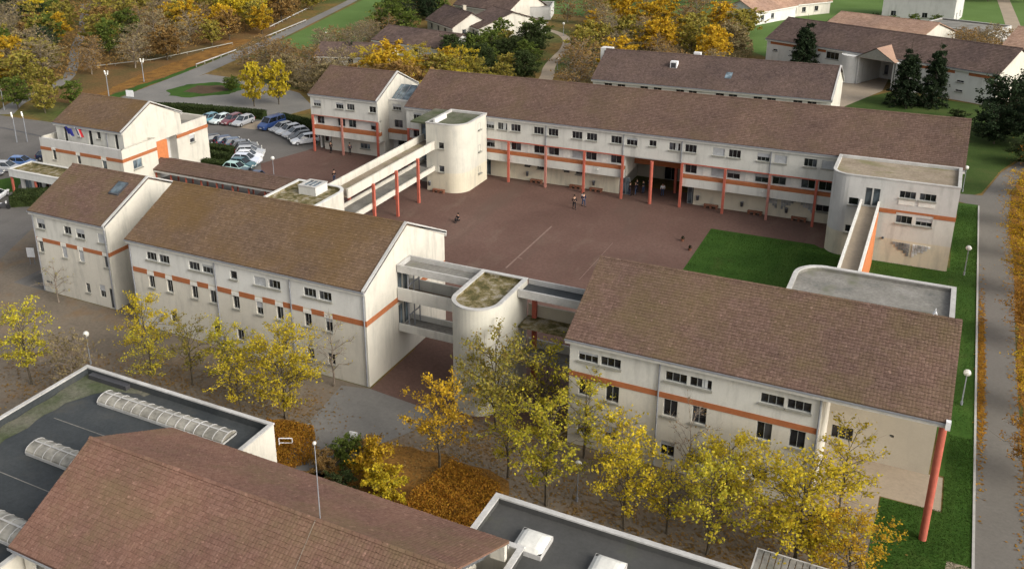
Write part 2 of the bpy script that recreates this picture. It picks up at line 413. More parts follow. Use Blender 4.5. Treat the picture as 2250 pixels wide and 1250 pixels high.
def gable_roof(parent, x0, x1, y0, y1, ze, zr, mt, cop=(False, False), gutter=True, tw=.26, tc=.30, back_tiles=True, fascia='white_panel', verge='tile'):
    ym = (y0 + y1) / 2; S = math.hypot(ym - y0, zr - ze); sl = (ym - y0) / S; cz = (zr - ze) / S
    b = MB(); t = .14
    b.v += [(x0, y0, ze - t), (x1, y0, ze - t), (x1, ym, zr - t), (x0, ym, zr - t), (x1, y1, ze - t), (x0, y1, ze - t),
            (x0, y0, ze), (x1, y0, ze), (x1, ym, zr), (x0, ym, zr), (x1, y1, ze), (x0, y1, ze)]
    b.f += [(6, 7, 8, 9), (9, 8, 10, 11), (1, 0, 3, 2), (2, 3, 5, 4), (0, 1, 7, 6), (4, 5, 11, 10), (1, 2, 8, 7), (2, 4, 10, 8), (3, 0, 6, 9), (5, 3, 9, 11)]
    b.mi += [0] * 10
    rf = b.build('roof', mt, parent)
    xa, xb = x0 + (.22 if cop[0] else 0), x1 - (.22 if cop[1] else 0)
    tiles(rf, (xa, y0, ze + .01), (1, 0, 0), (0, sl, cz), (0, -cz, sl), xb - xa, S, mt, tw, tc)
    if back_tiles: tiles(rf, (xb, y1, ze + .01), (-1, 0, 0), (0, -sl, cz), (0, cz, sl), xb - xa, S, mt, tw, tc)
    # ridge tiles
    r = MB(); n = max(2, int((xb - xa) / .42))
    for i in range(n):
        a, c = xa + (xb - xa) * i / n, xa + (xb - xa) * (i + 1) / n
        r.prism([(a, ym - .14), (c - .02, ym - .14), (c - .02, ym), (a, ym)], zr - .03, [zr + .03, zr + .03, zr + .13, zr + .13])
        r.prism([(a, ym), (c - .02, ym), (c - .02, ym + .14), (a, ym + .14)], zr - .03, [zr + .13, zr + .13, zr + .03, zr + .03])
    r.build('ridge_tile', mt, rf, kind='stuff')
    bx1('fascia', fascia, parent, x0, x1, y0 + .05, y0 + .10, ze - .42, ze - t - .002); bx1('fascia', fascia, parent, x0, x1, y1 - .10, y1 - .05, ze - .42, ze - t - .002)
    if gutter:
        g = MB()
        g.box(x0, x1, y0 - .10, y0 + .045, ze - .16, ze - .14); g.box(x0, x1, y0 - .12, y0 - .09, ze - .16, ze - .02)
        g.build('gutter', 'grey_metal', parent)
    for k, x, s_ in ((0, x0, 1), (1, x1, -1)):
        if cop[k]:
            c = MB(); xx = sorted((x, x + s_ * .24)); y0c, y1c = y0 - .06, y1 + .06
            c.prism([(xx[0], y0c), (xx[1], y0c), (xx[1], ym), (xx[0], ym)], [ze - .3, ze - .3, zr - .05, zr - .05], [ze + .1, ze + .1, zr + .17, zr + .17])
            c.prism([(xx[0], ym), (xx[1], ym), (xx[1], y1c), (xx[0], y1c)], [zr - .05, zr - .05, ze - .3, ze - .3], [zr + .17, zr + .17, ze + .1, ze + .1])
            c.build('gable_coping', 'coping', parent)
    return rf
def flat_block(parent, pts, z0, z1, wall_m, roof_m, par=.35, name='wall', zr_off=.30, cop='coping'):
    """walls (ccw outline), a sunken flat roof and a coping"""
    ins = inset(pts, par); b = MB(); k = len(pts)
    for i in range(k):
        j = (i + 1) % k
        b.quad((*pts[i], z0), (*pts[j], z0), (*pts[j], z1), (*pts[i], z1))
    w = b.build(name, wall_m, parent)
    b = MB()
    for i in range(k):
        j = (i + 1) % k; b.quad((*ins[j], z1 - zr_off - .05), (*ins[i], z1 - zr_off - .05), (*ins[i], z1 - .04), (*ins[j], z1 - .04))
    b.build('parapet_upstand', roof_m, parent)
    c = MB(); o2, i2 = inset(pts, -.05), inset(pts, par + .03)
    for i in range(k):
        j = (i + 1) % k
        c.quad((*o2[i], z1 + .07), (*o2[j], z1 + .07), (*i2[j], z1 + .07), (*i2[i], z1 + .07))
        c.quad((*o2[i], z1 - .03), (*o2[j], z1 - .03), (*o2[j], z1 + .07), (*o2[i], z1 + .07))
        c.quad((*i2[j], z1 - .03), (*i2[i], z1 - .03), (*i2[i], z1 + .07), (*i2[j], z1 + .07))
    c.build('coping', cop, parent)
    r = MB(); r.poly([(*p, z1 - zr_off) for p in ins]); r.build('flat_roof', roof_m, parent)
    return w
def column(parent, x, y, z0, z1, w=.32, mt='red_paint', rnd=False, name='column', n=14):
    b = MB()
    if rnd: b.tube((x, y, z0), (x, y, z1), w / 2, w / 2, n)
    else: b.box(x - w / 2, x + w / 2, y - w / 2, y + w / 2, z0, z1)
    return b.build(name, mt, parent, smooth=False)
def pipe(parent, x, y, z0, z1, r=.06, mt='grey_metal'):
    b = MB(); b.tube((x, y, z0), (x, y, z1), r, r, 8); return b.build('drainpipe', mt, parent)
def glass_steps(parent, P, u, n, mirror, rows=5, cell=.28, mt='block_glass'):
    """inverted stair of glass blocks set proud of the wall"""
    b = MB(); W = 6
    for r in range(rows):
        cnt = W - r - (1 if r > 2 else 0)
        for c in range(cnt):
            k = (W - 1 - c) if not mirror else c
            a = k * cell; z = P[2] - (r + 1) * cell
            x0, y0 = P[0] + u[0] * (a + .02), P[1] + u[1] * (a + .02); x1, y1 = P[0] + u[0] * (a + cell - .02), P[1] + u[1] * (a + cell - .02)
            q = [(x0 + n[0] * .06, y0 + n[1] * .06), (x1 + n[0] * .06, y1 + n[1] * .06), (x1 - n[0] * .02, y1 - n[1] * .02), (x0 - n[0] * .02, y0 - n[1] * .02)]
            b.prism(q, z + .02, z + cell - .02)
    return b.build('glass_block', mt, parent, kind='stuff')

# ================================================================== SETTING: ground, paving, roads
def ragged(pts, amp, seed):
    r = random.Random(seed); out = []
    for a, c in zip(pts, pts[1:] + pts[:1]):
        L = math.hypot(c[0] - a[0], c[1] - a[1]); n = max(1, int(L / .8)); nx, ny = -(c[1] - a[1]) / (L or 1), (c[0] - a[0]) / (L or 1); o = 0
        for i in range(n):
            o = o * .6 + r.uniform(-amp, amp) * .6; t = i / n; out.append((a[0] + (c[0] - a[0]) * t + nx * o, a[1] + (c[1] - a[1]) * t + ny * o))
    return out
def sheet(name, pts, z, mt, kind='structure', parent=None):
    if mt in ('leaf_litter', 'bank_mix', 'soil') or name in ('grass_island', 'corner_lawn', 'grass_strip', 'shrub_bed', 'rear_lawn'): pts = ragged(pts, .5 if len(pts) < 40 else .3, len(name))
    b = MB(); b.poly([(x, y, z) for x, y in pts]); return b.build(name, mt, parent, kind=kind)
def ribbon(name, pts, w, z, mt):
    b = MB(); L_, R2 = [], []
    ws = w if isinstance(w, (list, tuple)) else [w] * len(pts)
    # smooth the centre line
    for _ in range(2):
        q = [pts[0]]; qw = [ws[0]]
        for i in range(len(pts) - 1):
            q += [tuple(.75 * a + .25 * c for a, c in zip(pts[i], pts[i + 1])), tuple(.25 * a + .75 * c for a, c in zip(pts[i], pts[i + 1]))]
            qw += [.75 * ws[i] + .25 * ws[i + 1], .25 * ws[i] + .75 * ws[i + 1]]
        pts = q + [pts[-1]]; ws = qw + [ws[-1]]
    for i, p in enumerate(pts):
        a = pts[max(0, i - 1)]; c = pts[min(len(pts) - 1, i + 1)]
        dx, dy = c[0] - a[0], c[1] - a[1]; l = math.hypot(dx, dy) or 1
        L_.append((p[0] - dy / l * ws[i] / 2, p[1] + dx / l * ws[i] / 2, z)); R2.append((p[0] + dy / l * ws[i] / 2, p[1] - dx / l * ws[i] / 2, z))
    for i in range(len(pts) - 1): b.quad(R2[i], R2[i + 1], L_[i + 1], L_[i])
    return b.build(name, mt, kind='structure')
sheet('ground', [(-1800, -300), (1800, -300), (1800, 2500), (-1800, 2500)], -.012, 'ground_mix')
sheet('leafy_bank', [(-205, 115), (-139.5, 119), (-138, 128), (-141, 150), (-146, 184), (-158, 205), (-200, 175)], -.006, 'bank_mix')
sheet('leaf_strip', [(-139, 124), (-141, 124), (-146, 140), (-150, 160), (-154, 180), (-150, 184), (-144.6, 168), (-141.5, 150)], -.001, 'leaf_litter')
sheet('grass_strip', [(-135.6, 122), (-138.6, 124), (-141, 150), (-143.4, 167), (-139.2, 148)], .001, 'lawn')
sheet('car_court', [(-240, 40), (-78, 40), (-78, 60), (-84, 73), (-96, 83), (-108, 104), (-133, 107.7), (-240, 104)], 0, 'asphalt')
sheet('car_park', [(-112, 96), (-66, 88), (-66, 112), (-82, 112.5), (-86, 121.5), (-100, 124.5), (-117, 122), (-133, 124.5), (-133, 108)], .002, 'asphalt')
sheet('north_yard', [(-133, 124.6), (-117, 122.4), (-99, 125.2), (-97, 134), (-106, 142), (-120, 147), (-134, 148)], .000, 'path_grey')
sheet('grass_island', [(-128, 130.5), (-123, 131), (-118, 136), (-118, 141), (-121, 143.5), (-127, 143), (-131, 139), (-131.5, 134)], .006, 'lawn')
sheet('soil_bed', [(-127.5, 134), (-122, 134.5), (-120, 138.5), (-124, 141), (-128.5, 139)], .010, 'soil')
sheet('beige_path', [(-102.2, 118.2), (-97.8, 118.2), (-95.5, 125.6), (-99.5, 126)], .006, 'path_beige')
sheet('forecourt', [(-78, 40), (4, 40), (4, 58.3), (-64, 58.3), (-64.7, 64), (-69, 64), (-69, 59.6), (-84, 59.6), (-84, 73.2), (-96, 73)], .004, 'forecourt')
sheet('forecourt_apron', [(-4, 58.3), (.2, 58.3), (.2, 61.9), (3.9, 61.9), (3.9, 66), (-4, 66)], .004, 'path_beige')
sheet('courtyard', [(-85.5, 104), (-83, 112.3), (-83, 117), (3, 117), (3, 66), (-38.7, 66), (-69, 72), (-75, 84), (-78, 95)] , .008, 'courtyard')
sheet('courtyard_passage', [(-38.3, 55.6), (-33.0, 57.0), (-21, 60), (-21, 66), (-38.3, 66)], .010, 'courtyard')
sheet('service_path', [(-40.8, 57.6), (-38.3, 58.2), (-32.2, 57.6), (-31.8, 55.0), (-33.6, 51.6), (-35.4, 46.8), (-38.4, 46.0), (-39.8, 50)], .014, 'path_grey')
sheet('lawn', [(-21.2, 72.6), (5.7, 72.6), (5.7, 105.2), (-9.3, 105.2), (-10, 105.9), (-21.3, 105.9)], .014, 'lawn')
sheet('grass_verge', [(-.2, 40), (5.75, 40), (5.75, 127), (3.3, 127), (3.3, 66.2), (4.0, 66.2), (4.0, 61.8), (.3, 61.8), (.1, 58)], .019, 'lawn')
sheet('paved_patch', [(4.4, 56.9), (5.75, 56.9), (5.75, 52), (4.0, 52)], .026, 'path_beige')
b_ = MB(); b_.poly([(x, y, .005) for x, y in [(5.9, 30), (9.0, 30), (8.75, 85), (9.1, 110), (8.8, 121), (9.4, 134), (11.1, 144.5), (14, 152), (25, 165), (25, 170), (15, 157), (11.2, 149.8), (8.4, 142), (6.2, 131), (3.4, 130.5), (3.4, 127.6), (5.7, 126.5)]])
b_.build('road', 'asphalt_right', kind='structure')
kb = MB(); kb.box(5.75, 5.9, 30, 126.5, 0, .10); kb.build('kerb', 'kerb', kind='structure')
sheet('leaf_drift', [(9.0, 30), (40, 30), (40, 150), (16, 150), (11.2, 144), (9.45, 133), (8.85, 121), (9.15, 110), (8.8, 85)], .003, 'leaf_litter')
ribbon('park_road', [(-131, 118), (-133.5, 127), (-136.5, 147), (-141, 168), (-145, 186), (-155, 223), (-163, 252), (-180, 300), (-200, 360)], [5, 5, 5, 4.2, 3.4, 3, 3, 3, 3], .004, 'path_grey')
ribbon('footpath', [(-146, 108), (-152, 116), (-156, 131), (-168, 144), (-182, 156.5), (-199, 175), (-215, 190), (-239, 213)], [3.4, 3, 2.6, 2.2, 2.2, 2.2, 2.4, 3], .004, 'path_grey')
ribbon('looping_path', [(-66, 160), (-68, 172), (-71.2, 180), (-73.3, 190), (-75, 200), (-79, 212), (-86, 220), (-93, 222)], [2.8, 2.8, 2.4, 2.2, 2, 2, 1.8, 1.6], .004, 'path_beige')
ribbon('east_track', [(3, 226), (9, 238), (12.5, 252), (12, 275), (10, 330)], [3, 3.5, 3.2, 3, 3], .012, 'path_beige')
sheet('meadow', [(-141, 181), (-127.5, 176), (-121, 196), (-139, 238), (-147, 256), (-162, 300), (-176, 300), (-160, 252), (-152, 222)], .000, 'grass_field')
sheet('east_meadow', [(-110, 246), (-62, 238), (-40, 215), (-33, 206), (6, 198), (40, 188), (40, 420), (-150, 420)], -.002, 'grass_field')
sheet('rear_lawn', [(-68, 129), (-52, 129), (-52, 150), (-68, 158)], -.002, 'grass_dark')
sheet('north_lawn', [(-15, 129), (3.3, 128), (6.1, 132), (8.4, 143), (11, 151), (25, 170), (25, 180), (8, 179), (-8, 184), (-15, 172)], .000, 'grass_dark')
sheet('entrance_plaza', [(-16.2, 163), (-13.8, 171), (-9.4, 184), (-9, 200), (-16.5, 200), (-20, 190), (-20, 166)], .006, 'path_beige')
sheet('corner_lawn', [(-117.5, 78.5), (-111.5, 76), (-108.8, 80), (-112.5, 86)], .006, 'lawn')
sheet('shrub_bed', [(-101, 99), (-94, 103), (-90, 106), (-87.5, 103.5), (-86, 99), (-89, 96)], .008, 'grass_dark')
sheet('north_hedge_bed', [(-135, 112), (-117, 121.6), (-100, 123.6), (-99, 126), (-118, 124), (-137, 116)], .008, 'grass_dark')
sheet('leaf_bed', [(-75, 20), (-52.6, 20), (-52.6, 42.2), (-35.2, 42.2), (-35, 47), (-39, 51.5), (-43, 50.6), (-41, 46.2), (-52, 43.8), (-55.5, 46.6), (-60, 41), (-72, 28)], .012, 'leaf_litter')
sheet('shrubbery_bed', [(-35.2, 41), (-19.3, 41), (-19.3, 45), (-23, 52), (-28.5, 53), (-34.5, 51.8), (-36.4, 46)], .012, 'leaf_litter')
sheet('wall_foot_litter', [(-19, 42), (4, 42), (4, 44.8), (-5, 43.8), (-19, 45.2)], .014, 'leaf_litter')
# faded lines painted on the asphalt of the yard and the west road
for nm, pts in (('painted_line', [(-38.35, 98.8), (-38.15, 98.8), (-38.1, 85.5), (-38.3, 85.5)]), ('painted_line', [(-38.3, 88.6), (-37.6, 88.6), (-37.6, 88.45), (-38.3, 88.45)]),
                ('painted_line', [(-30.2, 97), (-30.14, 97), (-30.14, 86), (-30.2, 86)])):
    sheet(nm, pts, .013, 'line_paint')
ribbon('west_road_strip', [(-128, 92.6), (-140, 96), (-180, 97)], .35, .006, 'kerb')
ribbon('west_road_strip', [(-126, 100.5), (-140, 102), (-180, 103)], .3, .006, 'dark_metal')
ribbon('west_road_strip', [(-121, 88), (-140, 91), (-180, 92)], 1.2, .004, 'lawn')

# ================================================================== BUILDINGS
DK, SH, HF = dict(kind='dark'), dict(kind='shut'), dict(kind='half')
# ---- long north wing
A = root('school_wing', 'long three storey wing with brown tiled roof along the far side of the courtyard', 'school building', (-31, 119, 0), group='school blocks around the courtyard')
f2 = []
kinds2 = {6: 'dark', 3: 'curtain'}
cent = [-43.95 - 5.2 * -0]  # bay lines
for xl, k in ((-52.95, 'half'), (-51.05, 'curtain'), (-49.15, 'dark'), (-45.9, 'dark'), (-43.9, 'dark'), (-40.65, 'dark'), (-38.7, 'dark'), (-35.5, 'dark'), (-33.5, 'third'),
              (-28.2, 'curtain'), (-26.25, 'dark'), (-22.95, 'shut'), (-21.1, 'dark'), (-17.85, 'half'), (-15.95, 'shut'), (-12.7, 'dark'), (-10.8, 'shut')):
    f2.append((xl, xl + 1.38, 7.15, 8.1, dict(kind=k, lights=3)))
f2.append((-30.65, -29.75, 7.35, 8.1, dict(kind='dark', lights=2)))
f2.append((-63.9, -62.6, 7.15, 8.1, dict(kind='third', lights=3)))
facade(A, -65.0, -8.9, 111.4, 5.75, 8.75, 'wall_pale', f2)
f1 = []
for xl, k in ((-53.15, 'half'), (-49.35, 'dark'), (-46.05, 'dark'), (-44.0, 'dark'), (-40.75, 'shut'), (-38.9, 'dark'), (-35.6, 'dark')):
    f1.append((xl, xl + 1.42, 4.38, 5.6, dict(kind=k, lights=2, sill=False)))
facade(A, -65.0, -33.7, 112.0, 4.2, 5.75, 'wall_white', f1 + [(-64.3, -63.2, 4.38, 5.6, dict(kind='dark', sill=False)), (-60.9, -59.6, 4.38, 5.6, dict(kind='dark', sill=False))])
f1 = []
for xl, k in ((-26.3, 'dark'), (-23.05, 'shut'), (-21.2, 'half'), (-17.95, 'half'), (-16.0, 'third'), (-12.8, 'dark'), (-10.9, 'dark')):
    f1.append((xl, xl + 1.5, 4.35, 5.6, dict(kind=k, lights=2, sill=False)))
facade(A, -26.5, -8.9, 112.0, 4.2, 5.75, 'wall_white', f1)
for x in (-52.1, -47.3, -42.3, -37.2, -24.4, -19.4, -14.3):        # pale infill panels between the first floor windows
    bx1('infill_panel', 'white_panel', A, x + .35, x + 1.25, 111.96, 111.998, 4.3, 5.66)
for x0, x1 in ((-65.0, -33.7), (-26.5, -8.9)):
    b = MB(); b.box(x0, x1, 111.56, 112.3, 2.72, 3.78); b.build('balcony_fascia', 'wall_pale', A)
    b = MB(); b.box(x0, x1, 111.54, 112.2, 3.785, 4.195); b.build('orange_band', 'orange_band', A)
    b = MB(); b.box(x0, x1, 111.38, 111.46, 5.60, 5.745); b.build('string_course', 'red_paint', A)
    b = MB(); b.box(x0, x1, 111.9, 113.3, 2.6, 2.715); b.build('soffit', 'wall_grey', A)
for q in ((-65, -33.7, 111.47, 112.4, 5.62, 5.745), (-26.5, -8.9, 111.47, 112.4, 5.62, 5.745), (-33.7, -26.5, 111.47, 122, 5.62, 5.745)): bx1('soffit', 'wall_grey', A, *q)
g0 = [(-53.8, -52.8, .02, 2.2, dict(kind='blue', lights=2, sill=False, name='door')), (-46.0, -44.9, 1.85, 2.35, dict(kind='dark', lights=2)), (-40.6, -39.4, 1.85, 2.35, dict(kind='dark', lights=2))]
facade(A, -65.0, -34.7, 113.0, 0, 2.6, 'wall_yellow', g0)
facade(A, -25.2, -8.9, 113.0, 0, 2.6, 'wall_yellow', [(-11.0, -9.6, 1.4, 2.3, dict(kind='dark', lights=2))])
wall(A, (-34.7, 113.0), (0, 1), 9, 0, 5.62, 'wall_cream'); wall(A, (-25.2, 122.0), (0, -1), 9, 0, 5.62, 'wall_cream')
wall(A, (-33.7, 112.0), (0, 1), 8, 2.72, 5.62, 'wall_cream'); wall(A, (-26.5, 120.0), (0, -1), 8, 2.72, 5.62, 'wall_cream')
facade(A, -34.7, -25.2, 121, 0, 5.62, 'wall_beige', [(-31.0, -29.2, .02, 2.6, dict(kind='dark', lights=2, sill=False, name='door')), (-28.6, -27.4, .02, 2.4, dict(kind='dark', lights=1, sill=False, name='door')),
                                                     (-33.2, -31.4, 4.3, 5.3, DK), (-30.8, -29.0, 4.3, 5.3, DK), (-28.6, -26.9, 4.3, 5.3, DK)])
b = MB(); b.box(-34.7, -25.2, 116.0, 116.4, 3.4, 4.1); b.build('orange_band', 'orange_band', A)
for x in (-25.95, -34.4):
    o_ = window(A, (x, 112.99, .02), 0, 1.1, 2.3, 'blue', 2, False, 'door')
side(A, 3.0, 111.4, 126.0, 0, 8.75, 'wall_pale', [(114, 115.2, 7.1, 8.0, DK), (121, 122.2, 7.1, 8.0, DK)])
gable_tri(A, 3.0, 111.4, 126.0, 8.75, 12.4, 'wall_pale'); gable_tri(A, -65.0, 111.4, 126.0, 8.75, 12.4, 'wall_pale', sgn=-1)
lside(A, -65.0, 113.3, 126, 0, 8.75, 'wall_pale'); back(A, -65, 3, 126.0, 0, 8.75, 'wall_pale')
gable_roof(A, -65.15, 3.3, 111.15, 126.25, 8.9, 12.53, 'tile_brown', cop=(False, False))
for x in (-49.45, -44.15, -38.9, -33.85, -26.45, -21.3, -16.2, -11.05, -54.4, -64.75):
    column(A, x, 111.36, 0, 5.6, .27, 'pink_paint' if x in (-44.15, -16.2) else 'red_paint')
for x in (-44.15, -33.85, -26.6, -16.3): pipe(A, x, 111.32, 5.75, 8.8)
column(A, -30.07, 111.0, 0, 5.55, .42, 'red_paint', rnd=True); column(A, -28.3, 116.2, 0, 3.4, .36, 'red_paint', rnd=True)
glass_steps(A, (-17.0, 112.98, 2.45), (1, 0), (0, -1), False); glass_steps(A, (-14.9, 112.98, 2.45), (1, 0), (0, -1), True); glass_steps(A, (-13.0, 112.98, 2.45), (1, 0), (0, -1), False)
for x in (-47.8, -45.6, -42.6): glass_steps(A, (x, 112.98, 2.5), (1, 0), (0, -1), x < -44, rows=3, cell=.2, mt='pane_dark')
for x in (-46.8, -37.1, -16.9): b = MB(); b.sphere((x, 111.45, 3.4), .08); b.build('wall_lamp', 'lamp_white', A)
# ---- western block of the north wing
AL = root('school_block', 'short three storey block beside the car park, left of the long far wing', 'school building', (-76, 118, 0), group='school blocks around the courtyard')
facade(AL, -82.0, -70.3, 112.4, 5.75, 8.75, 'wall_pale', [(-81.5, -80.15, 7.05, 7.95, dict(kind='half', lights=3)), (-77.5, -76.15, 7.05, 7.95, dict(kind='third', lights=3)), (-75.6, -74.25, 7.05, 7.95, dict(kind='dark', lights=3)), (-71.75, -70.6, 7.05, 7.95, dict(kind='dark', lights=2))])
facade(AL, -82.0, -70.3, 113.0, 4.1, 5.75, 'wall_white', [(-81.4, -80.1, 4.25, 5.5, dict(sill=False)), (-77.7, -76.4, 4.25, 5.5, dict(sill=False)), (-75.8, -74.5, 4.25, 5.5, dict(sill=False)), (-72.0, -70.6, 4.25, 5.5, dict(kind='half', sill=False))])
facade(AL, -81.0, -70.3, 114.0, 0, 2.6, 'wall_cream', [(-80.9, -79.7, 1.2, 2.3, dict(kind='curtain')), (-74.6, -72.9, .9, 1.7, dict(kind='blue', lights=3))])
b = MB(); b.box(-82, -70.25, 112.5, 113.3, 2.6, 3.55); b.build('balcony_fascia', 'wall_pale', AL)
b = MB(); b.box(-82, -70.22, 112.48, 113.2, 3.555, 4.095); b.build('orange_band', 'orange_band', AL)
b = MB(); b.box(-82, -70.3, 112.38, 112.46, 5.6, 5.745); b.build('string_course', 'pink_paint', AL)
bx1('soffit', 'wall_grey', AL, -82, -70.3, 112.45, 113.3, 5.63, 5.745); bx1('soffit', 'wall_grey', AL, -82, -70.3, 113.1, 114.3, 2.5, 2.595)
side(AL, -70.3, 114.0, 124.2, 0, 2.6, 'wall_cream'); side(AL, -70.3, 112.71, 124.2, 2.6, 5.75, 'wall_cream'); side(AL, -70.3, 112.41, 124.2, 5.76, 8.75, 'wall_cream')
gable_tri(AL, -70.3, 112.4, 124.2, 8.75, 11.7, 'wall_cream'); gable_tri(AL, -82.0, 112.4, 124.2, 8.75, 11.7, 'wall_pale', sgn=-1)
lside(AL, -82, 114.3, 124.2, 0, 2.5, 'wall_pale'); lside(AL, -82, 112.7, 124.2, 2.6, 8.75, 'wall_pale'); back(AL, -82, -70.3, 124.2, 0, 8.75, 'wall_pale')
gable_roof(AL, -82.2, -70.2, 112.15, 124.45, 8.9, 11.85, 'tile_brown', cop=(False, True))
for x, mt in ((-81.75, 'red_paint'), (-76.6, 'pink_paint'), (-70.5, 'red_paint')): column(AL, x, 112.4, 0, 5.6, .27, mt)
# recessed link between the two
LK = root('link_block', 'low recessed glazed link between the west block and the long north wing', 'building link', (-67.7, 118, 0))
facade(LK, -70.3, -65.0, 115.4, 2.6, 8.2, 'wall_pale', [(-69.6, -68.2, 6.95, 7.85, dict(kind='half', lights=3)), (-66.4, -65.8, 6.9, 8.0, dict(lights=1)), (-69.4, -68.0, 4.35, 5.5, dict(sill=False)), (-66.4, -65.7, 4.3, 5.5, dict(lights=1, sill=False))])
b = MB(); b.box(-70.2, -65.05, 114.9, 115.4, 3.6, 4.1); b.build('orange_band', 'orange_band', LK)
b = MB(); b.box(-70.2, -65.05, 114.95, 115.4, 2.6, 3.595); b.build('balcony_fascia', 'wall_pale', LK)
facade(LK, -70.3, -65.0, 116.4, 0, 2.6, 'wall_grey', [(-69.5, -66.2, .05, 2.3, dict(kind='dark', lights=3, sill=False, name='door'))])
b = MB(); b.box(-70.28, -65.02, 115.4, 123, 8.2, 8.4); b.build('flat_roof', 'coping', LK)
b = MB(); b.quad((-70.2, 116.2, 8.41), (-65.05, 116.2, 8.41), (-65.05, 119.2, 9.9), (-70.2, 119.2, 9.9)); b.quad((-65.05, 122.4, 8.41), (-70.2, 122.4, 8.41), (-70.2, 119.2, 9.9), (-65.05, 119.2, 9.9)); b.build('glazed_roof', 'pane_blue', LK)
b = MB()
for x in (-69.6, -68.5, -67.4, -66.3): b.prism([(x, 116.1), (x + .06, 116.1), (x + .06, 119.2), (x, 119.2)], [8.42, 8.42, 9.9, 9.9], [8.5, 8.5, 10.0, 10.0])
b.build('glazing_bar', 'grey_metal', LK)

# ---- front-left classroom block
B = root('school_block', 'three storey block with mossy tiled roof and sunlit right gable in the left middle', 'school building', (-51.5, 65.2, 0), group='school blocks around the courtyard')
bw2 = []
for xl, k, k2 in ((-62.45, 'dark', 'dark'), (-57.3, 'dark', 'third'), (-49.9, 'shut', 'dark'), (-44.65, 'dark', 'dark')):
    bw2 += [(xl, xl + 1.28, 7.2, 8.0, dict(kind=k, lights=3)), (xl + 1.55, xl + 2.83, 7.2, 8.0, dict(kind=k2, lights=3))]
bw2.append((-52.55, -51.75, 7.2, 8.0, dict(lights=1)))
facade(B, -64.6, -38.5, 58.4, 6.15, 8.8, 'wall_white', bw2)
xs1 = (-62.55, -60.3, -57.3, -55.15, -52.5, -49.9, -47.7, -44.75, -42.6)
bw1 = [(x, x + .72, 4.35, 5.62, dict(kind=('dark', 'dark', 'dark', 'dark', 'dark', 'half', 'dark', 'dark', 'third')[i], lights=2, box=True)) for i, x in enumerate(xs1)]
bw0 = [(x, x + .76, 1.25, 2.3, dict(lights=2)) for x in (-60.3, -55.15, -52.4, -47.6, -44.75, -42.6)]
facade(B, -64.6, -38.5, 58.4, 0, 6.15, 'wall_cream', bw1 + bw0)
edges = [-64.6] + [v for x in xs1 for v in (x - .07, x + .79)] + [-38.45]
b = MB()
for i in range(0, len(edges), 2): bx1('orange_band', 'orange_band', B, edges[i], edges[i + 1], 58.36, 58.5, 5.66, 6.14)
bx1('orange_band', 'orange_band', B, -38.6, -38.46, 58.501, 72.2, 5.66, 6.14)
side(B, -38.5, 58.4, 72.2, 0, 8.8, 'wall_cream', [(63.55, 64.4, 6.1, 8.4, dict(kind='blue', lights=2, sill=False, name='door')), (64.5, 65.35, 6.1, 8.4, dict(kind='blue', lights=2, sill=False, name='door')), (63.55, 64.4, 3.1, 5.3, dict(kind='blue', lights=2, sill=False, name='door')), (64.5, 65.35, 3.1, 5.3, dict(kind='blue', lights=2, sill=False, name='door'))])
gable_tri(B, -38.5, 58.4, 72.2, 8.8, 12.17, 'wall_cream'); gable_tri(B, -64.6, 58.4, 72.2, 8.8, 12.17, 'wall_pale', sgn=-1)
lside(B, -64.6, 58.4, 72.2, 0, 8.8, 'wall_pale'); back(B, -64.6, -38.5, 72.2, 0, 8.8, 'wall_cream')
gable_roof(B, -64.75, -38.4, 58.15, 72.45, 8.92, 12.3, 'tile_moss', cop=(False, True))
for x in (-64.4, -54.2, -46.0, -38.65): pipe(B, x, 58.3, .1, 8.8)
# ---- far-left front block
LB = root('school_block', 'narrow three storey block with a roof window, leftmost of the front blocks', 'school building', (-74, 65.8, 0), group='school blocks around the courtyard')
facade(LB, -79.3, -68.85, 59.7, 6.1, 8.85, 'wall_pale', [(-78.7, -77.5, 7.1, 8.2, dict(kind='half', lights=2)), (-74.8, -73.75, 7.15, 8.0, dict(lights=2)), (-73.1, -71.9, 7.0, 8.0, dict(kind='half', lights=2)), (-70.1, -69.05, 7.05, 8.0, dict(kind='shut', lights=2))])
x1s = (-78.95, -75.55, -73.15, -69.7)
facade(LB, -79.3, -68.85, 59.7, 0, 6.1, 'wall_cream', [(x, x + .68, 4.45, 5.7, dict(kind=('dark', 'shut', 'shut', 'dark')[i], lights=2, box=True)) for i, x in enumerate(x1s)] +
       [(-78.9, -77.9, .95, 1.25, dict(kind='blue', lights=2, sill=False)), (-72.9, -72.3, 1.1, 2.15, dict(lights=2)), (-70.95, -70.15, 1.0, 2.4, dict(kind='half', lights=2, sill=False)), (-69.7, -68.95, .02, 2.2, dict(lights=1, sill=False, name='door'))])
ed = [-79.3] + [v for x in x1s for v in (x - .07, x + .75)] + [-68.8]
b = MB()
for i in range(0, len(ed), 2): bx1('orange_band', 'orange_band', LB, ed[i], ed[i + 1], 59.66, 59.8, 5.7, 6.1)
bx1('orange_band', 'orange_band', LB, -68.95, -68.81, 59.801, 64.3, 5.7, 6.1)
side(LB, -68.85, 59.7, 72.2, 0, 8.85, 'wall_cream'); gable_tri(LB, -68.85, 59.7, 72.2, 8.85, 11.85, 'wall_cream'); gable_tri(LB, -79.3, 59.7, 72.2, 8.85, 11.85, 'wall_pale', sgn=-1)
lside(LB, -79.3, 59.7, 72.2, 0, 8.85, 'wall_pale'); back(LB, -79.3, -68.85, 72.2, 0, 8.85, 'wall_cream')
gable_roof(LB, -79.5, -68.75, 59.45, 72.45, 8.98, 11.98, 'tile_red', cop=(False, True))
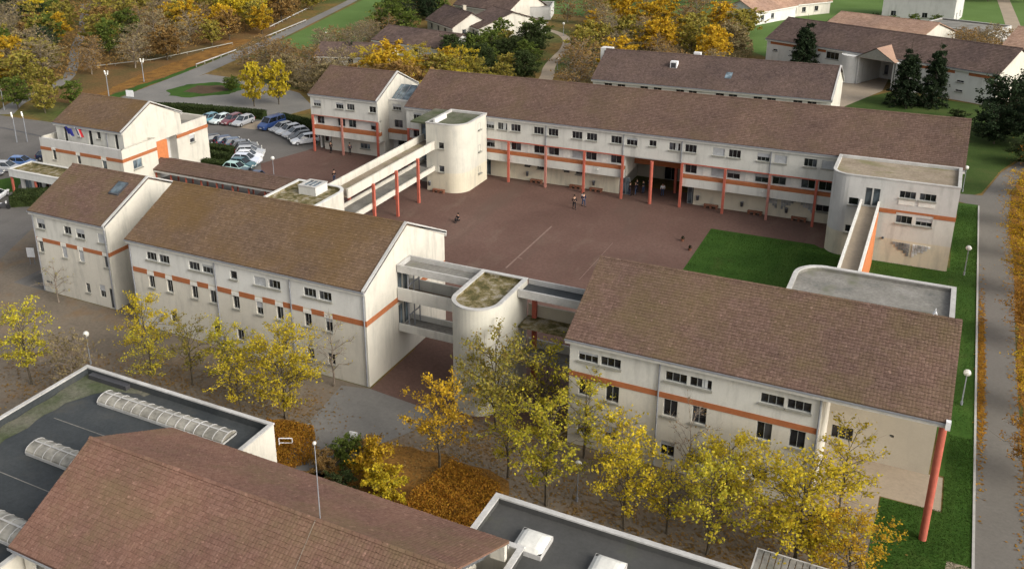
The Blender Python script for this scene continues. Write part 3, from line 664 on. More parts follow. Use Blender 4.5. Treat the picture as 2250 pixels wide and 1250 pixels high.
b = MB(); b.prism([(-71.6, 63.1), (-70.3, 63.1), (-70.3, 64.7), (-71.6, 64.7)], [10.6, 10.6, 11.35, 11.35], [10.85, 10.85, 11.6, 11.6]); o_ = b.build('roof_window', 'dark_metal', LB)
b = MB(); b.quad((-71.5, 63.2, 10.90), (-70.4, 63.2, 10.90), (-70.4, 64.6, 11.56), (-71.5, 64.6, 11.56)); b.build('pane', 'pane_blue', o_)
for x in (-79.1, -69.0): pipe(LB, x, 59.6, .1, 8.9)
LK2 = root('link_block', 'recessed link with sloping glazing in the slot between the two left hand blocks', 'building link', (-66.7, 68, 0))
facade(LK2, -68.85, -64.6, 64.3, 0, 8.0, 'wall_cream'); b = MB(); b.box(-68.83, -64.62, 64.3, 72, 8.0, 8.2); b.build('flat_roof', 'coping', LK2)
b = MB(); b.quad((-68.8, 65.2, 8.21), (-64.65, 65.2, 8.21), (-64.65, 68, 9.8), (-68.8, 68, 9.8)); b.quad((-64.65, 70.8, 8.21), (-68.8, 70.8, 8.21), (-68.8, 68, 9.8), (-64.65, 68, 9.8)); b.build('glazed_roof', 'pane_blue', LK2)

# ---- front-right classroom block
C = root('school_block', 'three storey block with red brown tiles and a red corner pillar in the right foreground', 'school building', (-9, 65.2, 0), group='school blocks around the courtyard')
cw2 = []
for xl, k, k2 in ((-20.35, 'third', 'dark'), (-14.0, 'dark', 'curtain'), (-7.65, 'dark', 'dark')):
    cw2 += [(xl, xl + 1.48, 7.15, 7.9, dict(kind=k, lights=3)), (xl + 1.68, xl + 3.16, 7.15, 7.9, dict(kind=k2, lights=3))]
facade(C, -21.0, -3.85, 58.4, 6.2, 8.75, 'wall_pale', cw2)
xs1 = (-20.25, -18.2, -14.0, -12.0, -7.7, -5.6)
facade(C, -21.0, -3.85, 58.4, 0, 6.2, 'wall_cream', [(x, x + .98, 4.35, 5.7, dict(lights=2)) for i, x in enumerate(xs1)] + [(x, x + .98, 1.1, 2.3, dict(kind='half' if i % 2 else 'third', lights=2)) for i, x in enumerate(xs1)])
ed = [-21.0] + [v for x in xs1 for v in (x - .06, x + 1.04)] + [-3.88]
b = MB()
bx1('orange_band', 'orange_band', C, -21.0, -3.88, 58.36, 58.5, 5.76, 6.18)
side(C, -3.85, 58.4, 65.9, 0, 8.5, 'wall_cream')
facade(C, -3.85, 3.0, 65.9, 0, 8.6, 'wall_beige', [(-3.55, -2.1, 1.15, 2.25, dict(lights=3, sill=False)), (.2, .5, 2.3, 2.5, dict(lights=1, sill=False))])
side(C, 3.0, 65.9, 72.2, 0, 8.6, 'wall_pale'); bx1('soffit', 'white_panel', C, -3.8, 3.25, 58.2, 66, 8.5, 8.6)
lside(C, -21.0, 58.4, 72.2, 0, 8.75, 'wall_pale'); gable_tri(C, -21.0, 58.4, 72.2, 8.75, 12.2, 'wall_pale', sgn=-1); gable_tri(C, 3.0, 58.4, 72.2, 8.75, 12.2, 'wall_pale'); back(C, -21, 3, 72.2, 0, 8.75, 'wall_pale')
gable_roof(C, -21.25, 3.3, 57.95, 72.45, 8.95, 12.45, 'tile_red', tw=.20, tc=.27)
column(C, 2.98, 58.4, 0, 8.5, .46, 'red_paint', rnd=True, n=20)
for x in (-14.4, -3.95): pipe(C, x, 58.3, .1, 8.8)
b = MB(); b.box(3.05, 3.32, 57.75, 58.1, 8.55, 9.1); b.build('rainwater_head', 'white_metal', C)
# ---- rounded flat roofed annexe behind it
CA = root('annexe', 'flat roofed annexe with rounded corner and pale coping behind the right foreground block', 'annexe', (-3, 76, 0))
pts = [(-8.6, 72.3), (3.15, 72.3), (3.15, 79.7)] + arc(-6.3, 77.4, 2.3, 90, 180, 8)
flat_block(CA, pts, 0, 8.6, 'wall_pale', 'flat_roof_grey', par=.28)
b = MB()
for i in range(5): b.box(1.7 + .06 * i, 2.1 - .05 * i, 74.1, 74.5, 8.3 + .12 * i, 8.42 + .12 * i)
b.build('roof_vent', 'white_metal', CA)
# ---- corner block D
D = root('corner_block', 'pale flat roofed corner block with glass brick steps and rounded left corner beside the lawn', 'school building', (-3, 107.6, 0))
ptsD = [(-7.2, 104.1), (3.0, 104.1), (3.0, 111.1), (-9.0, 111.1), (-9.0, 105.9)] + arc(-7.2, 105.9, 1.8, 180, 270, 8)[1:-1]
def ring(par, pts, z0, z1, mt, skip=(), name='wall'):
    b = MB(); k = len(pts)
    for i in range(k):
        if i in skip: continue
        j = (i + 1) % k; b.quad((*pts[i], z0), (*pts[j], z0), (*pts[j], z1), (*pts[i], z1))
    return b.build(name, mt, par)
def roof_cap(par, pts, z1, roof_m, p=.28, drop=.3):
    ins = inset(pts, p); k = len(pts); c = MB(); o2 = inset(pts, -.05)
    for i in range(k):
        j = (i + 1) % k
        c.quad((*o2[i], z1), (*o2[j], z1), (*ins[j], z1), (*ins[i], z1)); c.quad((*o2[i], z1 - .12), (*o2[j], z1 - .12), (*o2[j], z1), (*o2[i], z1))
        c.quad((*ins[j], z1 - drop), (*ins[i], z1 - drop), (*ins[i], z1), (*ins[j], z1)); c.quad((*pts[i], z1 - .12), (*pts[j], z1 - .12), (*o2[j], z1 - .12), (*o2[i], z1 - .12))
    c.build('coping', 'coping', par)
    r = MB(); r.poly([(*q, z1 - drop + .003) for q in ins]); r.build('flat_roof', roof_m, par)
ring(D, ptsD, 0, 2.7, 'wall_yellow', skip=(0,)); ring(D, ptsD, 2.7, 9.1, 'wall_grey', skip=(0,))
facade(D, -7.2, 3.0, 104.1, 0, 2.7, 'wall_yellow')
facade(D, -7.2, 3.0, 104.1, 2.7, 5.4, 'wall_pale', [(-7.05, -6.3, 2.75, 3.55, dict(lights=1)), (-2.35, -.85, 4.55, 5.395, dict(lights=3)), (-.5, 1.0, 4.55, 5.395, dict(lights=3, kind='half'))])
facade(D, -7.2, 3.0, 104.1, 5.4, 9.1, 'wall_grey', [(-7.05, -6.1, 5.85, 6.65, dict(lights=1)), (-5.55, -4.9, 6.0, 7.95, dict(kind='blue', lights=1, sill=False, name='door')), (-4.8, -4.15, 6.0, 7.95, dict(kind='blue', lights=1, sill=False, name='door')), (-2.35, -.85, 7.3, 8.05, dict(lights=3)), (-.5, 1.0, 7.3, 8.05, dict(lights=3))])
for q in ((-4.05, -2.4, 104.06, 104.2, 5.5, 5.95), (1.05, 3.04, 104.06, 104.2, 5.5, 5.95), (-2.4, 1.05, 104.06, 104.15, 5.72, 5.95), (2.96, 3.04, 104.201, 111.0, 5.5, 5.95)): bx1('orange_band', 'orange_band', D, *q)
bx1('infill_panel', 'white_panel', D, -2.35, -.85, 104.05, 104.098, 6.6, 7.12); bx1('infill_panel', 'white_panel', D, -.5, 1.0, 104.05, 104.098, 6.6, 7.12)
roof_cap(D, ptsD, 9.15, 'flat_roof_beige'); glass_steps(D, (-2.35, 104.08, 2.45), (1, 0), (0, -1), False); glass_steps(D, (-.45, 104.08, 2.45), (1, 0), (0, -1), True)
b = MB(); b.sphere((-3.3, 104.0, 2.7), .13, 8, 6); b.build('wall_lamp', 'dark_metal', D)
# ---- stair tower at the far left of the courtyard
E1 = root('stair_tower', 'cream stair tower with rounded corner and green flat roof by the left footbridge', 'stair tower', (-55.5, 108, 0), group='rounded stair towers')
ptsE = [(-57.9, 104.1), (-54.9, 104.1)] + arc(-54.9, 106.4, 2.3, -90, 0, 12)[1:] + [(-52.6, 111.3), (-57.9, 111.3)]
ring(E1, ptsE, 0, 2.7, 'wall_yellow', skip=(0,)); ring(E1, ptsE, 2.7, 9.2, 'wall_tower', skip=(0,))
facade(E1, -57.9, -54.9, 104.1, 0, 2.7, 'wall_yellow'); facade(E1, -57.9, -54.9, 104.1, 2.7, 9.2, 'wall_tower', [(-56.1, -55.3, 2.75, 3.6, dict(lights=1)), (-56.1, -55.3, 5.9, 6.75, dict(lights=1))])
for z in (1.6, 4.6, 7.6):
    window(E1, (-52.6 + .14, 108.6, z), math.pi / 2, .7, .9, 'dark', 1)
ptsV = [(-60.3, 104.6), (-57.95, 104.6), (-57.95, 111.3), (-60.3, 111.3)]
facade(E1, -60.3, -57.92, 106.6, 2.9, 9.0, 'wall_tower', [(-60.0, -59.1, 6.0, 8.2, dict(kind='blue', lights=1, sill=False, name='door')), (-59.0, -58.1, 6.0, 8.2, dict(kind='blue', lights=1, sill=False, name='door')), (-60.0, -59.1, 3.1, 5.2, dict(kind='blue', lights=1, sill=False, name='door')), (-59.0, -58.1, 3.1, 5.2, dict(kind='blue', lights=1, sill=False, name='door'))])
lside(E1, -60.3, 106.9, 111.3, 0, 9.0, 'wall_tower'); facade(E1, -60.3, -57.92, 106.9, 0, 2.9, 'wall_yellow')
b = MB(); b.box(-60.35, -57.95, 104.4, 111.25, 8.86, 9.08); b.build('flat_roof', 'flat_roof_green', E1)
roof_cap(E1, ptsE, 9.25, 'flat_roof_green')
b = MB(); b.box(-57.0, -56.75, 104.5, 107.8, 9.0, 9.65); b.build('parapet_upstand', 'wall_white', E1)
b = MB(); b.box(-57.95, -57.7, 106, 106.25, .9, 1.5); b.build('wall_bin', 'dark_metal', E1)
# ---- middle stair tower and galleries
MT = root('stair_tower', 'slab shaped stair tower with half round front and mossy top between the two front blocks', 'stair tower', (-29.3, 62, 0), group='rounded stair towers')
ptsM = [(-31.3, 65.4), (-31.3, 60.3)] + arc(-29.3, 60.3, 2.0, 180, 360, 20)[1:] + [(-27.3, 65.4)]
flat_block(MT, ptsM, 0, 9.3, 'wall_tower', 'flat_roof_moss', par=.26)
G1 = root('footbridge', 'three level open gallery bridge joining the left front block to the mossy topped stair tower', 'footbridge', (-35, 64.4, 0), group='footbridges between the blocks')
def trough(par, x0, x1, y0, y1, z, h, slab, mt, roof_m, left=False):
    b = MB(); b.box(x0, x1, y0, y1, z - slab, z); b.build('deck', roof_m, par)
    bx1('parapet', mt, par, x0, x1, y0 - .16, y0 - .002, z - slab - .05, z + h); bx1('parapet', mt, par, x0, x1, y1 + .002, y1 + .16, z - slab - .05, z + h)
    if left: bx1('parapet', mt, par, x0 - .02, x0 + .14, y0 + .002, y1 - .002, z + .002, z + h)
trough(G1, -38.42, -31.35, 63.5, 65.5, 8.82, .42, .2, 'coping', 'flat_roof_grey', True)
trough(G1, -38.42, -31.35, 63.5, 65.5, 6.15, .95, .15, 'wall_pale', 'flat_roof_beige')
trough(G1, -38.42, -31.35, 63.5, 65.5, 3.2, .5, .15, 'wall_pale', 'flat_roof_grey')
column(G1, -32.3, 65.75, 0, 8.6, .3, 'red_paint'); 
b = MB()
for z0, z1 in ((6.2, 8.6), (3.25, 5.95)):
    for y in (63.55, 64.5, 65.45): b.box(-37.5, -37.42, y - .04, y + .04, z0, z1)
    b.box(-37.5, -37.42, 63.5, 65.5, z1 - .1, z1 - .02); b.box(-37.5, -37.42, 63.5, 65.5, (z0 + z1) / 2 - .04, (z0 + z1) / 2 + .04)
b.build('windscreen_frame', 'grey_metal', G1)
G2 = root('footbridge', 'open gallery bridge with dark roof between mossy topped tower and right foreground block', 'footbridge', (-24, 64.4, 0), group='footbridges between the blocks')
trough(G2, -27.25, -21.05, 63.5, 65.5, 8.82, .42, .2, 'coping', 'membrane')
b = MB(); b.box(-27.25, -21.05, 63.4, 65.5, 5.85, 6.0); b.build('deck', 'flat_roof_moss', G2)
b = MB(); b.box(-27.25, -21.05, 65.5, 65.66, 5.8, 7.05); b.build('parapet', 'wall_beige', G2)
b = MB(); b.box(-27.25, -21.05, 63.4, 65.5, 3.0, 3.15); b.build('deck', 'flat_roof_grey', G2); b = MB(); b.box(-27.25, -21.05, 65.5, 65.66, 3.0, 3.9); b.build('parapet', 'wall_grey', G2)
column(G2, -26.6, 65.3, 0, 8.6, .34, 'red_paint')
# ---- left footbridge
BL = root('footbridge', 'long two level cream footbridge on red columns crossing the left side of the courtyard', 'footbridge', (-58.2, 94, 0), group='footbridges between the blocks')
b = MB(); b.box(-59.5, -56.85, 83.6, 106.5, 5.8, 5.95); b.build('deck', 'flat_roof_beige', BL); b = MB(); b.box(-59.5, -56.85, 83.6, 106.5, 2.9, 3.05); b.build('deck', 'flat_roof_grey', BL)
for x0, x1 in ((-59.72, -59.502), (-56.848, -56.63)):
    b = MB(); b.box(x0, x1, 83.6, 104.05 if x0 > -58 else 106.5, 5.75, 6.85); b.build('parapet', 'wall_cream', BL)
    b = MB(); b.box(x0, x1, 83.6, 104.05 if x0 > -58 else 106.5, 2.85, 3.5); b.build('parapet', 'wall_cream', BL)
for y in (88.6, 93.9, 99.2):
    column(BL, -56.45, y, 0, 5.9, .30, 'red_paint'); column(BL, -59.9, y, 0, 5.9, .30, 'red_paint')
BR = root('footbridge', 'narrow high walkway with white edged parapets and orange side wall at the right', 'footbridge', (-4.9, 92, 0), group='footbridges between the blocks')
b = MB(); b.box(-5.75, -4.2, 79.7, 104.05, 5.75, 5.9); b.build('deck', 'path_beige', BR)
for x in (-5.9, -4.2): b = MB(); b.box(x, x + .15, 79.7, 104.05, 5.7, 6.55); b.build('parapet', 'wall_pale', BR)
for x in (-5.93, -4.23): bx1('coping', 'white_panel', BR, x, x + .21, 79.7, 104.05, 6.552, 6.62)
b = MB(); b.box(-4.2, -3.98, 86, 103.2, 0, 5.69); b.build('side_wall', 'orange_wall', BR)
for y in (88, 93.5, 99): column(BR, -5.8, y, 0, 5.7, .3, 'red_paint')
# ---- small flat roofed block behind the mossy roof, with roof light
K = root('annexe', 'small mossy flat roofed block with boxy roof light, near end of the left footbridge', 'annexe', (-60, 78, 0))
ptsK = [(-63.7, 72.3), (-56.7, 72.3), (-56.7, 82.2)] + arc(-58.5, 82.2, 1.8, 0, 90, 8)[1:] + [(-63.7, 84.0)]
flat_block(K, ptsK, 0, 6.85, 'wall_cream', 'flat_roof_moss', par=.3, cop='wall_white')
b = MB(); b.box(-61.3, -59.0, 80.7, 83.0, 6.5, 7.5); rl = b.build('roof_light', 'wall_white', K)
b = MB(); b.box(-61.0, -59.3, 81.0, 82.7, 7.5, 7.53); b.build('pane', 'pane_blue', rl)
b = MB()
for i in range(4): b.box(-61.02 + i * .56, -60.97 + i * .56, 81.0, 82.7, 7.531, 7.57)
b.box(-61.35, -58.95, 80.65, 81.0, 7.5, 7.6); b.box(-61.35, -58.95, 82.7, 83.05, 7.5, 7.6); b.box(-61.35, -61.02, 81.0, 82.7, 7.5, 7.6); b.box(-59.3, -58.95, 81.0, 82.7, 7.5, 7.6); b.build('frame', 'coping', rl)
# ---- covered walkway
CW = root('covered_walkway', 'long covered walkway with brown roof on slim red posts beside the car park', 'covered walkway', (-78, 91, 0))
gable_roof(CW, -92.8, -63.8, 88.6, 93.4, 3.0, 3.75, 'tile_brown', gutter=False, fascia='wall_grey', tc=.4)
for i in range(11):
    column(CW, -91.2 + 2.62 * i, 89.0, 0, 2.85, .17, 'red_paint', name='post'); column(CW, -91.2 + 2.62 * i, 93.0, 0, 2.85, .17, 'red_paint', name='post')
# ---- administration building with the flags
F = root('office_building', 'cream administration building with roof terrace and flags left of the car park', 'office building', (-99, 92, 0))
fl = [(-104.4, -103.75, 4.1, 5.5, dict(lights=1, box=True)), (-99.75, -99.1, 4.1, 5.3, dict(lights=1, box=True)), (-95.1, -94.3, 4.0, 5.2, dict(lights=1, box=True, kind='blue'))]
facade(F, -106.6, -91.3, 83.6, 0, 5.75, 'wall_cream', fl); facade(F, -106.6, -91.3, 83.6, 5.75, 7.0, 'wall_grey')
xs = [-106.6, -104.5, -103.65, -99.85, -99.0, -95.2, -94.2, -91.26]
for i in range(0, 8, 2): bx1('orange_band', 'orange_band', F, xs[i], xs[i + 1], 83.55, 83.7, 5.3, 5.75)
bx1('orange_band', 'orange_band', F, -91.4, -91.26, 83.701, 89.8, 5.3, 5.75); bx1('orange_band', 'orange_band', F, -92.8, -92.66, 95.2, 101.6, 5.3, 5.75)
side(F, -91.3, 83.6, 89.8, 0, 7.0, 'wall_cream', [(85.3, 86.9, 3.9, 5.1, dict(kind='blue', lights=2))])
wall(F, (-91.3, 89.8), (-1, 0), 3.2, 0, 7.0, 'wall_cream')
side(F, -94.2, 89.8, 95.2, 0, 7.0, 'wall_grey', [(92.6, 93.8, 3.2, 5.2, dict(lights=1, sill=False))])
wall(F, (-94.2, 95.2), (1, 0), 1.4, 0, 7.0, 'wall_pale'); side(F, -92.8, 95.2, 101.6, 0, 7.0, 'wall_cream', [(97.8, 98.8, 3.9, 5.0, dict(lights=1, box=True, kind='half'))])
back(F, -106.6, -92.8, 101.6, 0, 7.0, 'wall_cream'); lside(F, -106.6, 83.6, 101.6, 0, 7.0, 'wall_cream')
b = MB(); b.box(-94.1, -92.1, 89.9, 92.6, 3.3, 6.0); b.build('orange_box', 'orange_wall', F)
b = MB(); b.poly([(-106.4, 83.8, 6.0), (-91.5, 83.8, 6.0), (-91.5, 89.6, 6.0), (-94.3, 89.6, 6.0), (-94.3, 95.4, 6.0), (-93, 95.4, 6.0), (-93, 101.4, 6.0), (-106.4, 101.4, 6.0)]); b.build('terrace', 'flat_roof_grey', F)
facade(F, -105.0, -92.5, 85.3, 6.0, 8.75, 'wall_pale', [(-103.55, -102.95, 6.2, 8.4, dict(lights=1, sill=False, name='door')), (-100.8, -100.1, 7.3, 8.4, dict(lights=1)), (-98.9, -98.2, 6.2, 8.4, dict(lights=1, sill=False, name='door')), (-97.3, -96.6, 7.4, 8.4, dict(lights=1)), (-94.1, -93.5, 6.2, 8.4, dict(lights=1, sill=False, name='door'))])
side(F, -92.5, 85.3, 96.1, 6.0, 8.75, 'wall_cream'); gable_tri(F, -92.5, 85.3, 96.1, 8.75, 11.4, 'wall_cream'); gable_tri(F, -105, 85.3, 96.1, 8.75, 11.4, 'wall_pale', sgn=-1)
lside(F, -105, 85.3, 96.1, 6, 8.75, 'wall_pale'); back(F, -105, -92.5, 96.1, 6, 8.75, 'wall_pale')
gable_roof(F, -105.2, -92.35, 85.0, 96.35, 8.9, 11.6, 'tile_moss', cop=(False, True))
pipe(F, -95.4, 85.2, 6, 8.8)
ptsP = [(-108.8, 79.6), (-99, 79.6), (-99, 83.5), (-108.8, 83.5)]
flat_block(F, ptsP, 2.3, 3.3, 'wall_white', 'flat_roof_moss', par=.25, name='porch', cop='wall_white')
facade(F, -108.0, -99, 80.6, 0, 2.3, 'wall_white', [(-107.3, -105.8, .1, 2.1, dict(kind='blue', lights=2, sill=False, name='door')), (-105.2, -103.8, .9, 2.1, dict(lights=2)), (-103.2, -101.8, .9, 2.1, dict(lights=2))])
column(F, -108.6, 79.8, 0, 2.3, .25, 'red_paint'); column(F, -104.0, 79.8, 0, 2.3, .25, 'red_paint')
# flags
def flag(name, label, x, cols, s):
    r = root(name, label, 'flag', (x, 85.05, 7.2), group='flags above the terrace')
    b = MB(); b.tube((x, 85.05, 7.2), (x + .15, 84.1, 9.0), .03, .025, 6); b.build('pole', 'white_metal', r)
    b = MB(); n = 6
    for i in range(n):
        for j, mi in enumerate(range(len(cols))):
            k = len(cols)
            def P(a, c): return (x + .15 + a * 1.1, 84.1 + .10 * math.sin(a * 7 + s) + c * .35, 8.95 - a * .25 - c * 1.15)
            a0, a1 = (j + i / n) / k, (j + (i + 1) / n) / k
            b.quad(P(a0, 0), P(a1, 0), P(a1, 1), P(a0, 1), mi)
    b.build('cloth', cols, r)
plain('flag_blue', (.03, .035, .25), .7); plain('flag_white', (.7, .7, .7), .7); plain('flag_red', (.55, .03, .04), .7)
flag('flag', 'plain blue flag hanging left of the other flag on the terrace front', -101.9, ['flag_blue'], 0)
flag('flag', 'blue white and red striped flag above the terrace', -100.1, ['flag_blue', 'flag_white', 'flag_red'], 1)

# ---- sports hall in the foreground
GY = root('sports_hall', 'large hall with weathered red tiled roof filling the bottom left foreground', 'sports hall', (-28, 31, 0))
gable_roof(GY, -39.95, -16.5, 25.1, 37.5, 8.0, 11.0, 'tile_gym', tw=.19, tc=.27, fascia='coping')
facade(GY, -39.6, -18.2, 25.6, 0, 7.9, 'wall_cream', [(-38.9, -37.4, 5.6, 7.2, dict(lights=2)), (-34, -32, 5.6, 7.2, dict(lights=2))]); back(GY, -39.6, -18.2, 37.0, 0, 7.9, 'wall_cream'); lside(GY, -39.6, 25.6, 37, 0, 7.9, 'wall_cream')
gable_tri(GY, -39.6, 25.6, 37.0, 7.9, 10.7, 'wall_cream', sgn=-1); side(GY, -18.2, 25.6, 37, 0, 7.9, 'wall_cream'); gable_tri(GY, -18.2, 25.6, 37, 7.9, 10.65, 'pane_blue')
b = MB()
for i in range(14):
    y = 37.2 - i * .42; z = 8.0 + (37.5 - y) * .48
    b.tube((-16.9, y, z - .15), (-17.9, y - .1, z - 1.6), .04, .04, 5)
b.tube((-16.75, 37.4, 7.75), (-16.75, 31.3, 10.7), .07, .07, 6); b.build('gable_strut', 'grey_metal', GY)
b = MB(); b.box(-17.4, -16.55, 37.0, 37.3, 7.0, 7.95); b.build('verge_wall', 'wall_cream', GY)
o_ = GY
mast = root('mast', 'thin white mast with lamp standing on the hall roof', 'mast', (-24.2, 31.6, 10.9))
b = MB(); b.tube((-24.2, 31.6, 10.85), (-24.2, 31.6, 15.2), .03, .022, 8); b.build('pole', 'grey_metal', mast)
b = MB(); b.sphere((-24.2, 31.6, 15.28), .10, 10, 6); b.build('lamp', 'lamp_white', mast)
b = MB(); b.tube((-24.2, 31.2, 11.05), (-23.4, 25.3, 8.15), .008, .008, 4); b.build('cable', 'sill_grey', mast)
FL = root('flat_roofed_hall', 'dark membrane flat roof with arched skylights around the hall at bottom left', 'flat roofed building', (-46, 32, 0))
flat_block(FL, [(-52.4, 10), (-40.05, 10), (-40.05, 37.6), (-35.3, 37.6), (-35.3, 41.9), (-52.4, 41.9)], 0, 7.05, 'wall_cream', 'membrane', par=.22, zr_off=.55)
b = MB(); b.poly([(x, y, 6.512) for x, y in ragged([(-52.1, 12), (-51.2, 12), (-50.9, 30), (-50.4, 38), (-49.2, 40.6), (-46, 41.2), (-46, 41.65), (-52.1, 41.65)], .35, 5)]); b.build('moss', 'flat_roof_green', FL)
b = MB(); b.box(-51.6, -47.9, 41.2, 41.64, 6.5, 6.86); b.build('upstand', 'dark_metal', FL)
for y in (36.4, 30.6, 24.4):
    b = MB(); b.box(-49.8, -40.2, y, y + .06, 6.5, 6.515); b.build('membrane_seam', 'flat_roof_grey', FL)
window(FL, (-35.3 + .14, 38.6, 4.6), math.pi / 2, 1.2, 1.3, 'dark', 2)
FR = root('flat_roofed_hall', 'dark grey flat roof with square domed rooflights at bottom centre', 'flat roofed building', (-6, 35, 0))
flat_block(FR, [(-19.25, 38.2), (-16.3, 38.2), (-16.3, 10), (12, 10), (12, 41.9), (-19.25, 41.9)], 0, 7.05, 'wall_cream', 'membrane_grey', par=.26, zr_off=.4)
def barrel(label, x0, x1, y0, y1, z):
    r = root('skylight', label, 'skylight', ((x0 + x1) / 2, (y0 + y1) / 2, z), group='arched skylights on the flat roof')
    n = max(3, int(round((x1 - x0) / .82))); w = (y1 - y0) / 2; yc = (y0 + y1) / 2; K_ = 8
    b = MB(); b.box(x0, x1, y0, y0 + .08, z, z + .22); b.box(x0, x1, y1 - .08, y1, z, z + .22); b.box(x0, x0 + .08, y0 + .08, y1 - .08, z, z + .22); b.box(x1 - .08, x1, y0 + .08, y1 - .08, z, z + .22); b.build('kerb', 'coping', r)
    def P(x, t, e=0): return (x, yc + (w + e) * math.cos(t), z + .15 + (w * .55 + e) * math.sin(t))
    for i in range(n):
        a, c = x0 + (x1 - x0) * i / n, x0 + (x1 - x0) * (i + 1) / n
        for h_ in (0, 1):
            g = MB()
            for k in range(4):
                t0, t1 = math.pi * (h_ * 4 + k) / 8, math.pi * (h_ * 4 + k + 1) / 8
                g.quad(P(a + .04, t0), P(c - .04, t0), P(c - .04, t1), P(a + .04, t1))
            g.build('pane', 'dome_glass', r)
    g = MB()
    for i in range(n + 1):
        x = x0 + (x1 - x0) * i / n
        for k in range(8):
            t0, t1 = math.pi * k / 8, math.pi * (k + 1) / 8
            g.quad(P(x - .028, t0, .03), P(x + .028, t0, .03), P(x + .028, t1, .03), P(x - .028, t1, .03))
            g.quad(P(x - .028, t0, -.01), P(x - .028, t0, .03), P(x - .028, t1, .03), P(x - .028, t1, -.01)); g.quad(P(x + .028, t1, -.01), P(x + .028, t1, .03), P(x + .028, t0, .03), P(x + .028, t0, -.01))
    g.quad(P(x0, 1.50, .04), P(x1, 1.50, .04), P(x1, 1.64, .04), P(x0, 1.64, .04)); g.build('glazing_bar', 'coping', r)
    for x in (x0, x1):
        e = MB(); e.poly([P(x, math.pi * k / 8) for k in range(9)]); e.build('end_panel', 'dome_glass', r)
mt_, nt_, b_ = new_mat('dome_glass', .25, .5); nt_.links.new(ramp2(nt_, noise(nt_, 1.2, 3), [(.16, .15, .125), (.34, .32, .27)], [.35, .65]), b_.inputs[0])
barrel('long arched skylight along the back edge of the dark flat roof', -48.4, -37.3, 39.0, 40.5, 6.5)
barrel('short arched skylight half hidden by the hall roof', -48.0, -40.2, 32.6, 34.2, 6.5)
barrel('arched skylight cut by the left picture edge', -48.0, -40.2, 26.2, 28.0, 6.5)
def dome(label, x, y):
    r = root('rooflight', label, 'rooflight', (x, y, 6.65), group='domed rooflights')
    b = MB(); b.box(x - .85, x + .85, y - .9, y + .9, 6.6, 6.95); b.build('kerb', 'coping', r)
    b = MB(); n = 8
    for i in range(n):
        for j in range(n):
            def P(i, j):
                u, v = i / n * 2 - 1, j / n * 2 - 1; return (x + u * .82, y + v * .87, 6.95 + .28 * (1 - u ** 4) * (1 - v ** 4))
            b.quad(P(i, j), P(i + 1, j), P(i + 1, j + 1), P(i, j + 1))
    b.build('dome', 'lamp_white', r, smooth=True)
dome('square white rooflight nearest the hall gable', -16.0 + .1, 39.2); dome('square white rooflight cut by the bottom picture edge', -11.7, 39.0)
dome('square white rooflight further right on the grey flat roof', -7.0, 38.6)
# glazed lean-to at the bottom right
LT = root('glasshouse_roof', 'weathered pale slatted canopy under the big tree at bottom right', 'canopy', (-3, 48, 0))
b = MB()
for i in range(14): b.box(-5.6 + i * .36, -5.3 + i * .36, 45.6, 49.0, 3.0, 3.05)
b.build('slat', 'flat_roof_grey', LT, kind='stuff')
b = MB(); b.box(-5.7, -.5, 45.5, 45.6, 2.8, 3.04); b.box(-5.7, -.5, 49.0, 49.1, 2.8, 3.04); b.box(-5.7, -5.6, 45.6, 49.0, 2.8, 3.04)
for x in (-5.6, -.6):
    for y in (45.6, 49.0): b.box(x - .06, x + .06, y - .06, y + .06, 0, 2.8)
b.build('frame', 'wall_grey', LT)

# ---- second row of buildings to the north
E = root('school_block', 'single storey block with purple brown roof directly behind the long north wing', 'school building', (-32, 156, 0), group='school blocks behind the courtyard')
facade(E, -51, -14.2, 149.0, 0, 5.9, 'wall_pale', [(x, x + 1.3, 4.7, 5.5, DK) for x in (-49, -46.8, -43, -40.8, -37.2, -35.2, -31, -29, -25.3, -23.3, -19.5, -17.5)])
side(E, -14.2, 149, 163, 0, 5.9, 'wall_cream'); gable_tri(E, -14.2, 149, 163, 5.9, 9.35, 'wall_cream'); gable_tri(E, -51, 149, 163, 5.9, 9.35, 'wall_white', sgn=-1); lside(E, -51, 149, 163, 0, 5.9, 'wall_white'); back(E, -51, -14.2, 163, 0, 5.9, 'wall_pale')
gable_roof(E, -51.2, -14.0, 148.6, 163.4, 6.05, 9.7, 'tile_dark', cop=(False, True))
b = MB(); b.box(-39.3, -38.2, 152.6, 153.6, 7.6, 9.1); v_ = b.build('roof_vent', 'white_metal', E)
b = MB(); b.box(-39.15, -38.35, 152.58, 152.6, 8.1, 8.9); b.build('louvre', 'dark_metal', v_)
b = MB(); b.box(-36.9, -35.8, 158, 158.8, 9.0, 9.75); b.build('roof_vent', 'white_metal', E)
b = MB(); b.box(-53.0, -51.1, 158.4, 160.0, 0, 9.3); v_ = b.build('chimney_block', 'wall_white', E)
b = MB(); b.box(-52.3, -51.8, 158.37, 158.4, 8.3, 8.9); b.build('louvre', 'dark_metal', v_)
b = MB(); b.quad((-30.3, 151.2, 7.44), (-29.3, 151.2, 7.44), (-29.3, 152.6, 8.12), (-30.3, 152.6, 8.12)); b.build('roof_window', 'pane_blue', E)
a_ = math.radians(-25.6)
GG = root('school_block', 'long low white building with dark brown roof and gabled entrance porch at upper right', 'school building', (-32, 198.2, 0), a_, group='school blocks behind the courtyard')
facade(GG, 0, 20, 0, 0, 5.3, 'wall_white', [(1.5, 2.5, 3.2, 3.5, DK), (1.5, 2.5, 1.0, 1.3, DK), (13.0, 15.6, 3.4, 4.7, dict(lights=3)), (16.4, 18, 3.8, 4.5, DK)]); facade(GG, 27.2, 44, 0, 0, 5.3, 'wall_white', [(37.5, 38.7, 3.1, 3.4, DK), (37.5, 38.7, 1.5, 1.8, DK)])
